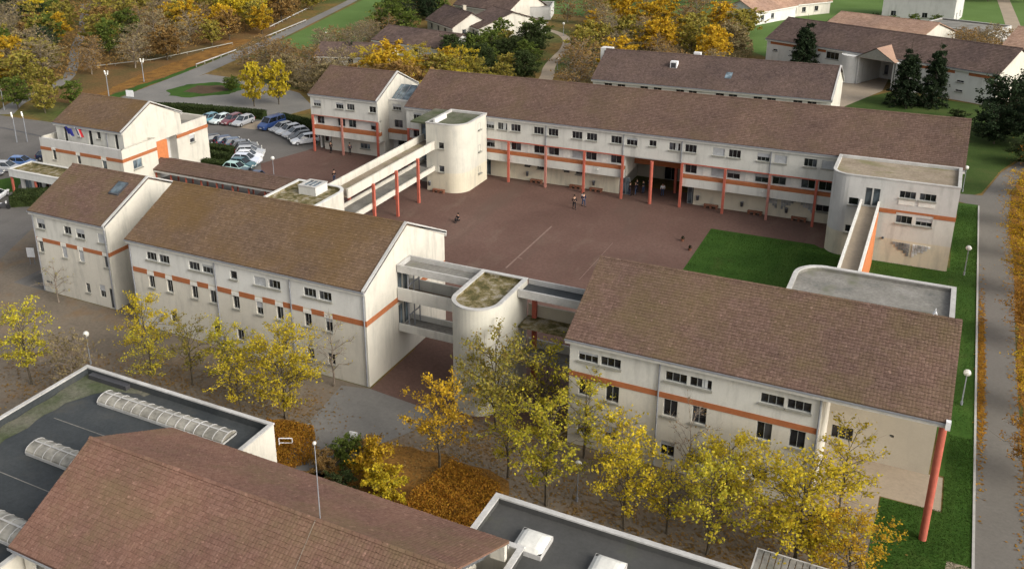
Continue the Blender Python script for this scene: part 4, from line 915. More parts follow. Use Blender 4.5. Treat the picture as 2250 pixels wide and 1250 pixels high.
for x0, x1 in ((.8, 6.5), (11.2, 12.9), (30.8, 33.2), (33.9, 37), (39.3, 43.5)): bx1('orange_band', 'orange_band', GG, x0, x1, -.04, .05, 4.45, 4.95)
side(GG, 44, 0, 13, 0, 5.3, 'wall_cream'); gable_tri(GG, 44, 0, 13, 5.3, 8.5, 'wall_cream'); gable_tri(GG, 0, 0, 13, 5.3, 8.5, 'wall_white', sgn=-1); lside(GG, 0, 0, 13, 0, 5.3, 'wall_white'); back(GG, 0, 44, 13, 0, 5.3, 'wall_white')
gable_roof(GG, -.2, 44.2, -.4, 13.4, 5.45, 8.8, 'tile_dark', tc=.42, tw=.4)
pipe(GG, 8.5, -.1, 0, 5.3); pipe(GG, 35.5, -.1, 0, 5.3)
for cx, s_ in ((18.6, 1), (29.0, -1)):
    b = MB(); b.prism(arc(cx, -.2, 2.0, 180, 360, 14), 0, 5.0); b.build('curved_wall', 'wall_white', GG)
b = MB(); b.box(20.4, 20.6, -1.5, 6, 0, 5.0); b.box(27.0, 27.2, -1.5, 6, 0, 5.0); b.build('porch_wall', 'wall_white', GG)
facade(GG, 20.6, 27.0, 6, 0, 5.0, 'wall_grey', [(24.0, 26.4, .05, 2.8, dict(lights=2, sill=False, name='door')), (21.4, 22.2, .8, 2.6, dict(lights=1))])
pr_ = MB(); ym_ = 23.8
pr_.v += [(20.0, -2.0, 5.0), (ym_, -2.0, 7.1), (27.6, -2.0, 5.0), (20.0, 5.5, 5.0), (ym_, 5.5, 7.1), (27.6, 5.5, 5.0)]
pr_.f += [(0, 1, 4, 3), (1, 2, 5, 4), (0, 3, 5, 2)]; pr_.mi += [0, 0, 0]
pr_.build('porch_roof', 'tile_tan', GG)
b = MB(); b.poly([(20.2, -1.9, 5.0), (27.4, -1.9, 5.0), (ym_, -1.9, 6.95)]); b.build('porch_gable', 'sill_grey', GG)

def house(label, x, y, rz, L, W, he, hr, wm, rm, wins=(), name='house', group='houses beyond the school', flat=False, chim=False, cat='house'):
    r = root(name, label, cat, (x, y, 0), math.radians(rz), group=group)
    if flat:
        flat_block(r, [(0, 0), (L, 0), (L, W), (0, W)], 0, he, wm, rm, par=.25)
    else:
        facade(r, 0, L, 0, 0, he, wm, wins); side(r, L, 0, W, 0, he, wm, [(W * .25, W * .25 + 1, 1, 2.2, {}), (W * .65, W * .65 + 1, 1, 2.2, {})]); back(r, 0, L, W, 0, he, wm); lside(r, 0, 0, W, 0, he, wm)
        gable_tri(r, L, 0, W, he, hr - .12, wm); gable_tri(r, 0, 0, W, he, hr - .12, wm, sgn=-1)
        gable_roof(r, -.4, L + .4, -.4, W + .4, he, hr, rm, tw=.6, tc=.5, gutter=False)
        if chim: b = MB(); b.box(L * .6, L * .6 + .8, W / 2 + .3, W / 2 + 1.1, he, hr + 1); b.build('chimney', 'wall_beige', r)
    return r
w3 = lambda *xs: [(x, x + 1.2, 1.0, 2.2, dict(lights=2)) for x in xs]
house('white house with wide tan roof behind the long low dark roofed building', -25.5, 224, -24, 21, 17, 3.3, 6.2, 'wall_cream', 'tile_tan', w3(12, 15, 18))
house('pale house with grey gable facing forwards at the top edge', -42.5, 243.5, 64, 16, 9.5, 3.2, 5.6, 'wall_white', 'tile_tan', w3(2, 6))
house('white house beyond the pale gabled house at the top edge', -37.0, 258, 50, 13, 9, 3.2, 5.2, 'wall_cream', 'tile_tan', w3(1, 4, 8))
house('large pale grey building cut by the top picture edge at upper right', -16, 263, -8, 16, 12, 6.5, 9.0, 'wall_grey', 'tile_dark', w3(2, 9))
house('flat roofed grey garage with ribbed roof at upper right', -7, 240, -24, 15, 11, 3.0, 3, 'wall_grey', 'flat_roof_grey', flat=True, name='garage', cat='garage')
house('house with tan roof at the right picture edge', 9.0, 216, -22, 22, 14, 3.2, 6.4, 'wall_cream', 'tile_tan', w3(3, 8))
house('low house with brown hipped roof and pale walls at top centre', -115, 209, -38, 15, 10, 2.9, 6.0, 'wall_cream', 'tile_dark', w3(2, 6, 10), chim=True)
house('house wing with brown roof and sunlit side wall at top centre', -104.5, 207, -38, 9.5, 18, 2.9, 6.0, 'wall_cream', 'tile_dark', w3(2, 6))
house('large brown roofed house cut by the top edge near the centre', -119, 232, -20, 20, 14, 3.0, 7.5, 'wall_cream', 'tile_dark', w3(2, 12, 16))
house('long low white walled house with brown roof behind orange trees', -113.5, 181, -12, 21, 11, 2.8, 5.2, 'wall_white', 'tile_dark', w3(2, 12), chim=False)
house('low pale building with row of openings behind the west block', -116, 162, 14, 15.5, 9, 2.6, 4.6, 'wall_cream', 'tile_dark', w3(1, 4, 7, 10, 13))
house('small flat roofed pavilion with pale blue glazed front at top centre', -100, 232, 16, 8, 10, 3.2, 3.2, 'wall_white', 'flat_roof_grey', flat=True, name='pavilion', cat='pavilion')

# ================================================================== VEGETATION
def branchy(seed, H, R, z0, nl, nt_, nl_leaf, ls, trunk_r=.12, top=.9, spread=.25, conic=False, sparse=1.0, flat=.8):
    """returns (wood mesh arrays, leaf mesh arrays): trunk, limbs, twigs as tapered tubes, leaves as single bent quads"""
    r = np.random.default_rng(seed); segs = []
    tk = [np.array([0, 0, 0.])]; nseg = 5
    for i in range(1, nseg + 1):
        tk.append(np.array([r.normal(0, .05 * H / 6), r.normal(0, .05 * H / 6), H * top * i / nseg]))
    def tr(i): return trunk_r * (1 - .85 * i / nseg)
    for i in range(nseg): segs.append((tk[i], tk[i + 1], tr(i), tr(i + 1)))
    ends = []
    cz, hz = (z0 + H) / 2, (H - z0) / 2
    for l in range(nl):
        f = (l + .5) / nl; zb = z0 * .75 + (H * .8 - z0 * .75) * f * r.uniform(.85, 1.1); zb = min(zb, H * top * .97)
        k = zb / (H * top) * nseg; i0 = min(int(k), nseg - 1); base = tk[i0] + (tk[i0 + 1] - tk[i0]) * (k - i0)
        a = l * 2.4 + r.uniform(-.4, .4)
        if conic: rr = R * (1 - .85 * (zb - z0) / max(.1, H - z0)) * r.uniform(.8, 1.1); tip = base + np.array([math.cos(a) * rr, math.sin(a) * rr, -.05 * H * (1 - f)])
        else:
            el = math.asin(min(.98, max(-.75, (f * 2 - 1) * .95))) ; rr = R * r.uniform(.75, 1.12)
            tip = np.array([math.cos(a) * math.cos(el) * rr, math.sin(a) * math.cos(el) * rr, cz + math.sin(el) * hz * r.uniform(.85, 1.05)])
        mid = (base + tip) / 2 + np.array([0, 0, .08 * H * (0 if conic else 1)]) + r.normal(0, .12, 3)
        tbr = trunk_r * .42 * (1 - .5 * f)
        segs += [(base, mid, tbr, tbr * .6), (mid, tip, tbr * .6, tbr * .2)]
        for t in range(nt_):
            q = r.uniform(.15, 1.0); p = base + (mid - base) * q * 2 if q < .5 else mid + (tip - mid) * (q * 2 - 1)
            d = r.normal(0, 1, 3); d /= np.linalg.norm(d); d[2] = abs(d[2]) * .7 if not conic else d[2] * .3
            ln = R * spread * r.uniform(.5, 1.3) * (1 if not conic else .7); e = p + d * ln + (tip - base) / (np.linalg.norm(tip - base) + 1e-6) * ln * .5
            segs.append((p, e, tbr * .25 + .004, .004)); ends.append((p, e))
    # wood mesh
    A_ = np.array([s[0] for s in segs]); B_ = np.array([s[1] for s in segs]); ra = np.array([s[2] for s in segs]); rb = np.array([s[3] for s in segs])
    D = B_ - A_; D /= np.linalg.norm(D, axis=1)[:, None] + 1e-9
    ref = np.where(np.abs(D[:, 2:3]) < .9, np.array([[0, 0, 1.]]), np.array([[1., 0, 0]]))
    U = np.cross(D, ref); U /= np.linalg.norm(U, axis=1)[:, None]; W = np.cross(D, U); n = 4
    V = []
    for C_, rd in ((A_, ra), (B_, rb)):
        for i in range(n):
            t = 2 * math.pi * i / n; V.append(C_ + U * (rd * math.cos(t))[:, None] + W * (rd * math.sin(t))[:, None])
    V = np.stack(V, 1).reshape(-1, 3)
    Fq = np.array([[i, (i + 1) % n, n + (i + 1) % n, n + i] for i in range(n)]); F = (Fq[None] + (np.arange(len(segs)) * 2 * n)[:, None, None]).reshape(-1, 4)
    # leaves
    E0 = np.array([e[0] for e in ends]); E1_ = np.array([e[1] for e in ends])
    wts = r.uniform(0, 1, len(ends)) ** (2.0 / sparse) + .01; wts /= wts.sum()
    idx = r.choice(len(ends), nl_leaf, p=wts); q = r.uniform(.25, 1.08, nl_leaf)[:, None]
    P = E0[idx] + (E1_[idx] - E0[idx]) * q + r.normal(0, R * .035 + .03, (nl_leaf, 3)); P[:, 2] = np.maximum(P[:, 2], .15)
    s = ls * r.uniform(.6, 1.35, nl_leaf)[:, None]
    u = r.normal(0, 1, (nl_leaf, 3)); u[:, 2] *= flat; u /= np.linalg.norm(u, axis=1)[:, None]
    w = np.cross(u, r.normal(0, 1, (nl_leaf, 3))); w /= np.linalg.norm(w, axis=1)[:, None]
    LV = np.stack([P - u * s * .5, P + w * s * .38, P + u * s * .5, P - w * s * .38], 1).reshape(-1, 3)
    LF = np.arange(nl_leaf * 4).reshape(-1, 4)
    return (V, F), (LV, LF)
def np_mesh(name, V, F, mt):
    me = bpy.data.meshes.new(name); me.from_pydata(V.tolist(), [], F.tolist()); me.materials.append(MATS[mt]); me.update(); return me
PROTO = {}
def proto(key, mt, wood='bark', **kw):
    w, l = branchy(**kw); PROTO[key] = (np_mesh('trunk', *w, wood), np_mesh('crown', *l, mt))
for i in range(5): proto(('near', i), 'leaf_yellow', seed=20 + i, H=7.2, R=2.7, z0=1.9, nl=20, nt_=15, nl_leaf=3000, ls=.17, trunk_r=.11)
for i in range(2): proto(('wide', i), 'leaf_yellow', seed=40 + i, H=7.4, R=3.5, z0=1.6, nl=28, nt_=18, nl_leaf=5200, ls=.18, trunk_r=.15)
for i in range(2): proto(('full', i), 'leaf_yellow', seed=45 + i, H=7.4, R=3.5, z0=1.4, nl=34, nt_=20, nl_leaf=7000, ls=.17, trunk_r=.15, sparse=1.3)
for i in range(2): proto(('thin', i), 'leaf_lime', seed=50 + i, H=7.0, R=2.3, z0=1.8, nl=18, nt_=14, nl_leaf=1500, ls=.16, trunk_r=.09)
for i in range(2): proto(('bare', i), 'leaf_lime', wood='bark_grey', seed=60 + i, H=5.6, R=2.1, z0=1.3, nl=16, nt_=16, nl_leaf=90, ls=.13, trunk_r=.09)
for i in range(5): proto(('far', i), 'leaf_olive', seed=70 + i, H=7.0, R=3.1, z0=.8, nl=26, nt_=14, nl_leaf=2600, ls=.42, trunk_r=.14, sparse=.8)
for i in range(2): proto(('twiggy', i), 'leaf_brown', wood='bark_grey', seed=80 + i, H=7.0, R=2.9, z0=.9, nl=30, nt_=20, nl_leaf=900, ls=.3, trunk_r=.13, spread=.3)
for i in range(2): proto(('conifer', i), 'leaf_dark', seed=90 + i, H=9.6, R=2.9, z0=.5, nl=120, nt_=11, nl_leaf=16000, ls=.24, trunk_r=.16, top=1.0, conic=True, spread=.13, sparse=2.5)
for i in range(2): proto(('round', i), 'leaf_dark', seed=95 + i, H=8.5, R=4.3, z0=.3, nl=42, nt_=18, nl_leaf=12000, ls=.33, trunk_r=.2, sparse=1.4)
for i in range(3): proto(('shrub', i), 'leaf_orange', seed=100 + i, H=2.4, R=1.6, z0=.1, nl=20, nt_=14, nl_leaf=3000, ls=.17, trunk_r=.05, sparse=1.3)
def tree(kind, x, y, h, label, mat, r=None, group=None, name='tree', cat='tree', z=0, parts=True):
    var = [k for k in PROTO if k[0] == kind]; key = random.choice(var); tm, cm = PROTO[key]
    H0 = {'full': 7.4, 'near': 7.2, 'wide': 7.4, 'thin': 7.0, 'bare': 5.6, 'far': 7.0, 'twiggy': 7.0, 'conifer': 9.6, 'round': 8.5, 'shrub': 2.4}[kind]
    R0 = {'full': 3.5, 'near': 2.7, 'wide': 3.5, 'thin': 2.3, 'bare': 2.1, 'far': 3.1, 'twiggy': 2.9, 'conifer': 2.9, 'round': 4.3, 'shrub': 1.6}[kind]
    o = root(name, label, cat, (x, y, z), random.uniform(0, 6.28), group)
    sz = h / H0; sr = (r / R0) if r else sz
    o.scale = (sr, sr * random.uniform(.92, 1.08), sz)
    t = bpy.data.objects.new('trunk', tm); COL.objects.link(t); t.parent = o
    c = bpy.data.objects.new('crown', cm); COL.objects.link(c); c.parent = o
    c.material_slots[0].link = 'OBJECT'; c.material_slots[0].material = MATS[mat]
    return o
NG = 'young trees lining the forecourt'
for a in [
    ('near', -64.8, 45.9, 7.6, 'pale yellow thin tree at the left picture edge beside the dark flat roof', 'leaf_lime', 2.9),
    ('bare', -75.6, 58.3, 4.4, 'small bare tree in front of the narrow leftmost front block', 'leaf_lime', 2.3),
    ('near', -57.2, 52.2, 7.4, 'yellow crowned slim tree at the left end of the mossy roofed block', 'leaf_yellow', 2.4),
    ('thin', -52.2, 52.0, 6.6, 'sparse reddish green tree in front of the mossy roofed block', 'leaf_olive', 2.4),
    ('near', -48.5, 52.6, 6.4, 'sparse lime yellow tree before the middle of the mossy roofed block', 'leaf_lime', 2.5),
    ('full', -42.0, 51.4, 7.9, 'full bright yellow tree by the sunlit corner of the mossy roofed block', 'leaf_yellow', 3.5),
    ('bare', -41.3, 57.2, 6.6, 'bare grey tree against the right corner of the mossy roofed block', 'leaf_lime', 2.3),
    ('near', -27.9, 50.9, 7.6, 'golden orange tree in front of the mossy topped tower', 'leaf_gold', 2.7),
    ('wide', -26.4, 57.4, 8.2, 'big green brown tree touching the right side of the mossy topped tower', 'leaf_olive', 3.4),
    ('thin', -23.2, 59.6, 7.8, 'yellow green tree in the gap left of the right foreground block', 'leaf_lime', 2.6),
    ('near', -19.6, 50.7, 7.7, 'broad yellow green tree before the left end of the right foreground block', 'leaf_lime', 3.1),
    ('thin', -19.2, 57.0, 7.4, 'pale lime see through tree covering the first window of the right block', 'leaf_lime', 2.6),
    ('near', -14.2, 50.8, 6.9, 'yellow tree with thin stem left of centre before the right block', 'leaf_yellow', 2.5),
    ('twiggy', -16.0, 55.6, 5.4, 'low yellow topped bushy tree between two front row trees', 'leaf_yellow', 2.2),
    ('bare', -11.6, 56.6, 7.0, 'leafless crooked reddish tree against the right block wall', 'leaf_rust', 1.8),
    ('near', -8.8, 50.8, 7.2, 'yellow green tree right of centre in the front row', 'leaf_lime', 2.7),
    ('full', -8.8, 55.4, 5.8, 'bright yellow rounded tree close to the middle of the right block wall', 'leaf_yellow', 2.6),
    ('full', -3.8, 52.4, 7.3, 'largest yellow tree at the right end of the front row', 'leaf_yellow', 4.0),
    ('thin', -2.0, 58.6, 6.8, 'thin pale yellow tree in front of the beige recessed wall', 'leaf_yellow', 2.6),
    ('near', -.8, 51.4, 5.6, 'orange yellow tree at the bottom right beside the red pillar lawn', 'leaf_gold', 2.6),
    ('thin', -54.6, 49.6, 5.8, 'faint yellowish tree just behind the back corner of the dark flat roof', 'leaf_lime', 2.2),
    ('thin', -45.4, 50.0, 6.2, 'half bare yellow green tree left of the full bright yellow tree', 'leaf_yellow', 2.3),
    ('twiggy', -60.8, 47.0, 5.2, 'twiggy brown tree left of the globe lamp at the flat roof corner', 'leaf_brown', 2.2),
    ('thin', -23.2, 52.4, 6.8, 'half bare tree between the golden tree and the broad yellow green one', 'leaf_lime', 2.4),
    ('thin', -11.6, 51.6, 5.8, 'airy yellow tree filling the gap before the crooked reddish tree', 'leaf_yellow', 2.5),
]: tree(a[0], a[1], a[2], a[3], a[4], a[5], a[6], NG)
# shrubs in the bed between the flat roofs
SG = 'shrubs in the bed between the flat roofs'
for a in [(-31.4, 47.6, 3.2, 1.9, 'large bright orange yellow shrub behind the hall roof', 'leaf_gold'), (-29.6, 46.0, 2.6, 1.6, 'yellow shrub nearest the hall roof edge', 'leaf_yellow'),
          (-34.4, 48.8, 1.9, 1.5, 'dark green shrub beside the white board', 'leaf_green'), (-35.4, 47.0, 1.6, 1.2, 'low rust orange shrub left of the dark green one', 'leaf_rust'),
          (-32.9, 45.6, 1.5, 1.3, 'low dark green shrub close to the hall eaves', 'leaf_hedge'), (-28.9, 44.0, 1.4, 1.3, 'bright green low shrub under the golden ones', 'leaf_green'),
          (-33.4, 50.2, 1.5, 1.2, 'brownish orange shrub at the path corner', 'leaf_rust')]:
    tree('shrub', a[0], a[1], a[2], a[4], a[5], a[3], SG, 'shrub', 'shrub')
def bushes(name, pts, n, size, mt, cat_label, hmax=.7, seed=3):
    """uncountable low planting: clumps of leaf faces over a polygon"""
    r = np.random.default_rng(seed); xs = np.array([p[0] for p in pts]); ys = np.array([p[1] for p in pts])
    P = r.uniform([xs.min(), ys.min()], [xs.max(), ys.max()], (n * 3, 2)); ok = np.zeros(len(P), bool); j = len(pts) - 1
    for i in range(len(pts)):
        c = ((ys[i] > P[:, 1]) != (ys[j] > P[:, 1])) & (P[:, 0] < (xs[j] - xs[i]) * (P[:, 1] - ys[i]) / (ys[j] - ys[i] + 1e-9) + xs[i]); ok ^= c; j = i
    P = P[ok][:n]; N = len(P); bump = .5 + .5 * np.sin(P[:, 0] * 1.9 + np.sin(P[:, 1] * 1.3) * 2) * np.cos(P[:, 1] * 1.7)
    z = r.uniform(0, 1, N) ** .6 * hmax * (.45 + .55 * bump); C3 = np.column_stack([P, z + .03])
    s = size * r.uniform(.6, 1.3, N)[:, None]; u = r.normal(0, 1, (N, 3)); u /= np.linalg.norm(u, axis=1)[:, None]; w = np.cross(u, r.normal(0, 1, (N, 3))); w /= np.linalg.norm(w, axis=1)[:, None]
    V = np.stack([C3 - u * s * .5, C3 + w * s * .4, C3 + u * s * .5, C3 - w * s * .4], 1).reshape(-1, 3)
    o = bpy.data.objects.new(name, np_mesh(name, V, np.arange(N * 4).reshape(-1, 4), mt)); COL.objects.link(o); o['kind'] = 'stuff'
    tag(o, *cat_label); return o
bushes('ground_cover', [(-28.6, 44.6), (-27.4, 52.2), (-23.2, 51.0), (-19.4, 45.2), (-19.4, 42.2), (-26, 42.2)], 26000, .13, 'leaf_orange', ('orange leafed low planting between the shrubs and the grey flat roof', 'ground cover'), .8)
bushes('ground_cover', [(-43.2, 50.4), (-39.2, 51.2), (-36.6, 48.2), (-37.6, 45.4), (-41, 46.4)], 9000, .13, 'leaf_orange', ('orange planting patch beside the path left of the white board', 'ground cover'), .6, 4)
bushes('ground_cover', [(-53, 42.2), (-53, 43.6), (-38, 43.4), (-36, 46), (-35.1, 42.4)], 9000, .12, 'leaf_rust', ('rust coloured planting strip along the back of the dark flat roof', 'ground cover'), .45, 5)
bushes('ground_cover', [(-70, 20), (-52.8, 20), (-52.8, 46), (-55, 46.4), (-62, 38)], 14000, .13, 'leaf_rust', ('rust leafed slope left of the dark flat roof', 'ground cover'), .4, 6)
bushes('ground_cover', [(-19, 42.2), (-19, 43.8), (-5, 43.2), (3, 43), (3, 42.2)], 7000, .12, 'leaf_orange', ('orange strip along the back of the grey flat roof', 'ground cover'), .45, 7)
def leaves_on_ground(name, boxes, n, mt, label, seed):
    r = np.random.default_rng(seed); V = []
    per = n // len(boxes)
    for (cx, cy, sx, sy) in boxes:
        P = np.column_stack([r.normal(cx, sx, per), r.normal(cy, sy, per), r.uniform(.03, .05, per)]); V.append(P)
    P = np.concatenate(V); N = len(P); a = r.uniform(0, 6.28, N); s = .10 * r.uniform(.5, 1.4, N)
    u = np.column_stack([np.cos(a), np.sin(a), r.normal(0, .2, N)]) * s[:, None]; w = np.column_stack([-np.sin(a), np.cos(a), r.normal(0, .2, N)]) * s[:, None] * .7
    V = np.stack([P - u, P + w, P + u, P - w], 1).reshape(-1, 3)
    o = bpy.data.objects.new(name, np_mesh(name, V, np.arange(N * 4).reshape(-1, 4), mt)); COL.objects.link(o); o['kind'] = 'stuff'; tag(o, label, 'fallen leaves')
leaves_on_ground('fallen_leaves', [(-64, 47, 3, 3), (-57, 51, 3, 2.5), (-50, 52, 4, 2.5), (-42.5, 51.5, 2.5, 2.5), (-28, 51, 2.5, 2.5), (-26, 56, 2.5, 2), (-19, 51, 3, 3), (-14, 50.5, 3, 3), (-8.5, 51, 3, 3), (-4.5, 52, 2.2, 3), (-4, 57, 1.5, 1.5)], 9000, 'leaf_rust', 'brownish leaves fallen on the forecourt under the trees', 8)
for nm_, pg_, n_, m_, lb_, sd_ in (('undergrowth', [(-290, 190), (-262, 170), (-205, 132), (-163, 121), (-163, 132), (-183, 150), (-205, 172), (-240, 204), (-275, 235)], 26000, 'leaf_green', 'green and brown undergrowth left of the footpath', 31),
        ('undergrowth', [(-158, 122), (-160, 120), (-205, 166), (-250, 218), (-300, 280), (-300, 330), (-205, 330), (-175, 272), (-163, 226), (-158, 200), (-156, 170), (-158, 140)], 42000, 'leaf_rust', 'rust brown undergrowth of the wood between footpath and park road', 32),
        ('undergrowth', [(-64, 150), (-56, 146), (-53, 170), (-36, 178), (-36, 208), (-42, 232), (-66, 250), (-78, 245), (-70, 205), (-66, 190), (-62, 172)], 20000, 'leaf_brown', 'brown undergrowth of the copse right of the looping path', 33),
        ('undergrowth', [(-128, 153), (-112, 146), (-97, 138), (-90, 140), (-72, 136), (-72, 150), (-88, 166), (-117, 162), (-128, 168), (-131, 160)], 18000, 'leaf_brown', 'brown low growth behind the car park and west block', 34)):
    bushes(nm_, pg_, n_, .5, m_, (lb_, 'undergrowth'), 1.6, sd_)
leaves_on_ground('fallen_leaves', [(6.2, 84, .16, 7), (9.5, 60, .6, 14), (9.9, 90, .7, 16), (9.8, 118, .8, 12)], 9000, 'leaf_orange', 'orange leaves gathered along the edges of the right road', 9)
bushes('grass_tufts', [(-21.1, 72.8), (5.6, 72.8), (5.6, 105), (-9.5, 105), (-21.2, 105.7)], 42000, .075, 'grass_blade', ('short green grass of the courtyard lawn', 'grass'), .03, 41)
bushes('grass_tufts', [(.2, 42), (5.7, 42), (5.7, 72), (4.1, 72), (3.9, 62), (.4, 61.6)], 26000, .07, 'grass_blade', ('short green grass at the foot of the red corner pillar', 'grass'), .03, 42)
bushes('grass_tufts', [(3.4, 105), (5.7, 105), (5.7, 126), (3.4, 126)], 6000, .075, 'grass_blade', ('short green grass of the far verge beside the road', 'grass'), .03, 43)
# trees east of the road: golden crowns just inside the frame
i_ = 0
for (x, y, h, m_, lb) in [(9.9, 68, 6, 'leaf_orange', 'orange tree cut by the right picture edge, nearest one'), (10.1, 78, 6.5, 'leaf_gold', 'golden tree at the right edge beyond the nearest orange tree'), (10.3, 90, 6.5, 'leaf_orange', 'orange tree at the right edge beside the middle of the road'),
                          (10.4, 101, 7, 'leaf_gold', 'golden tree at the right edge level with the grey corner block'), (10.4, 111, 7, 'leaf_gold', 'golden tree at the right edge just beyond the corner block'), (10.7, 121, 7, 'leaf_gold', 'golden tree at the right edge inside the road bend'), (12.4, 133, 7, 'leaf_orange', 'orange tree inside the upper bend of the road')]:
    tree('full', x, y, h, lb, m_, 2.7, 'golden trees along the right road')
# conifers and dark trees by the upper right building
for (k, x, y, h, r, m_, lb) in [('conifer', -24.2, 192.5, 11.5, 3.4, 'leaf_dark', 'dark conifer in front of the left part of the long low white building'), ('conifer', -5.4, 174.6, 11, 3.2, 'leaf_dark', 'broader of two dark conifers on the lawn at upper right'),
                                ('conifer', -1.3, 175.6, 11.6, 2.7, 'leaf_dark', 'slimmer of two dark conifers on the lawn at upper right'), ('round', 9.0, 162, 8.6, 4.4, 'leaf_dark', 'large dark round pine at the upper right edge'), ('round', 14, 156, 8.2, 4.2, 'leaf_dark', 'dark tree cut by the right edge beside the large round pine'),
                                ('round', 12.2, 147, 3.6, 3.0, 'leaf_hedge', 'low dark bush at the bend of the right road'), ('shrub', 2.6, 168, 1.6, 1.6, 'leaf_hedge', 'green bush below the two upper right conifers'), ('round', 7.6, 156, 5.5, 3.4, 'leaf_dark', 'smaller dark tree in front of the large round pine')]:
    tree(k, x, y, h, lb, m_, r, 'evergreens at the upper right')
tree('far', -107.5, 130.4, 7.8, 'left of two bright yellow trees behind the car park', 'leaf_yellow', 2.4, 'two bright yellow trees'); tree('far', -104.2, 133.3, 7.8, 'right of two bright yellow trees behind the car park', 'leaf_yellow', 2.4, 'two bright yellow trees')
tree('round', -119.4, 138.6, 2.6, 'small round green bush on the grass oval', 'leaf_green', 1.7, None, 'bush', 'bush')
tree('round', -111, 168, 4.5, 'small dark green tree left of the low pale building', 'leaf_dark', 2.4)
# woods: individual trees scattered by area, kept off paths and buildings
PATHS = [[(-131, 118), (-136.5, 147), (-141, 168), (-145, 186), (-155, 223), (-163, 252), (-180, 300)], [(-146, 108), (-152, 116), (-156, 131), (-168, 144), (-182, 156.5), (-199, 175), (-215, 190), (-239, 213)], [(-66, 160), (-71.2, 180), (-75, 200), (-79, 212), (-86, 220)]]
def dseg(p, a, b):
    ax, ay = b[0] - a[0], b[1] - a[1]; t = max(0, min(1, ((p[0] - a[0]) * ax + (p[1] - a[1]) * ay) / (ax * ax + ay * ay + 1e-9)))
    return math.hypot(p[0] - a[0] - ax * t, p[1] - a[1] - ay * t)
HOUSES = [(-109, 214, 15), (-98, 216, 10), (-104, 182, 12.5), (-108, 168, 9), (-110, 240, 14), (-97, 238, 8), (-15, 228, 14), (-37, 252, 13), (-8, 268, 14), (-2, 242, 12), (-33, 156, 19), (-51, 158, 6), (-19, 202, 14), (-10, 196, 12), (2, 190, 12), (-27, 206, 12), (20, 216, 14)]
def clear(x, y, pr, shade):
    for P in PATHS:
        for i in range(len(P) - 1):
            if dseg((x, y), P[i], P[i + 1]) < pr: return False
            # keep the strip in front of the path open so that it stays in view
            for s_ in shade:
                d = math.hypot(x, y); k = (d + s_) / d
                if dseg((x * k, y * k), P[i], P[i + 1]) < 2.6: return False
    return all(math.hypot(x - a, y - b) > c for a, b, c in HOUSES)
def inpoly(x, y, pts):
    c = False; j = len(pts) - 1
    for i in range(len(pts)):
        if (pts[i][1] > y) != (pts[j][1] > y) and x < (pts[j][0] - pts[i][0]) * (y - pts[i][1]) / (pts[j][1] - pts[i][1]) + pts[i][0]: c = not c
        j = i
    return c
def in_view(x, y, h):
    ok = False
    for z in (0, h):
        q = R_ @ np.array([x, y, z - 42.0]); px = 2096.1 * q[0] / q[2] + 932; py = 2096.1 * q[1] / q[2] + 441.8
        ok = ok or (-25 < px < 2275 and -12 < py < 1260)
    return ok
ADJ = dict(leaf_green='green', leaf_dark='dark green', leaf_hedge='deep green', leaf_olive='olive yellow', leaf_brown='grey brown', leaf_rust='rust brown', leaf_orange='bright orange', leaf_gold='golden', leaf_yellow='yellow')
def wood(poly, spacing, mix, label, group, hr=(5.5, 8.5), pr=4.2, shade=(5, 10, 16), seed=1):
    r = random.Random(seed); xs = [p[0] for p in poly]; ys = [p[1] for p in poly]; placed = []; pp = [R_ @ np.array([a, c, -42.0]) for a, c in poly]; lim = [(max(-.47, min(v[i] / v[2] for v in pp)), min(.63, max(v[i] / v[2] for v in pp))) for i in (0, 1)]; lim[1] = (max(-.22, lim[1][0]), lim[1][1]); n_try = int((max(xs) - min(xs)) * (max(ys) - min(ys)) / spacing ** 2 * 9)
    for _ in range(n_try):
        x, y = r.uniform(min(xs), max(xs)), r.uniform(min(ys), max(ys))
        if not inpoly(x, y, poly) or any(math.hypot(x - a, y - b) < spacing for a, b in placed) or not clear(x, y, pr, shade): continue
        placed.append((x, y)); k = r.random(); acc = 0
        patch = .5 + .5 * math.sin(x * .09 + 1.3) * math.cos(y * .075 + .4)
        k = .55 * k + .45 * patch
        for kind, mt, wgt in mix:
            acc += wgt
            if k <= acc: break
        h = r.uniform(*hr)
        if not in_view(x, y, h): continue
        q = R_ @ np.array([x, y, -42.0]); pxy = (q[0] / q[2], q[1] / q[2])
        fx, fy = [(pxy[i] - lim[i][0]) / (lim[i][1] - lim[i][0]) for i in (0, 1)]
        place = ('back', 'middle', 'front')[min(2, max(0, int(fy * 3)))] + ' ' + ('left', 'centre', 'right')[min(2, max(0, int(fx * 3)))]
        size = 'tall ' if h > hr[0] + .66 * (hr[1] - hr[0]) else 'low ' if h < hr[0] + .33 * (hr[1] - hr[0]) else ''
        tree(kind, x, y, h, size + ADJ[mt] + (' bushy ' if kind == 'round' else ' bare ' if kind == 'twiggy' else ' ') + label + ', ' + place, mt, h * r.uniform(.46, .60), group)
MIXW = [('far', 'leaf_green', .16), ('twiggy', 'leaf_brown', .16), ('far', 'leaf_olive', .22), ('twiggy', 'leaf_rust', .12), ('far', 'leaf_rust', .06), ('far', 'leaf_gold', .07), ('far', 'leaf_yellow', .11), ('far', 'leaf_brown', .10)]
MIXG = [('far', 'leaf_green', .42), ('round', 'leaf_dark', .12), ('far', 'leaf_olive', .18), ('twiggy', 'leaf_brown', .16), ('far', 'leaf_rust', .12)]
wood([(-290, 190), (-262, 170), (-205, 132), (-166, 122), (-163, 132), (-183, 150), (-205, 172), (-240, 204), (-275, 235)], 6.4, MIXG, 'tree in the wood left of the footpath', 'trees of the wood left of the footpath', seed=2)
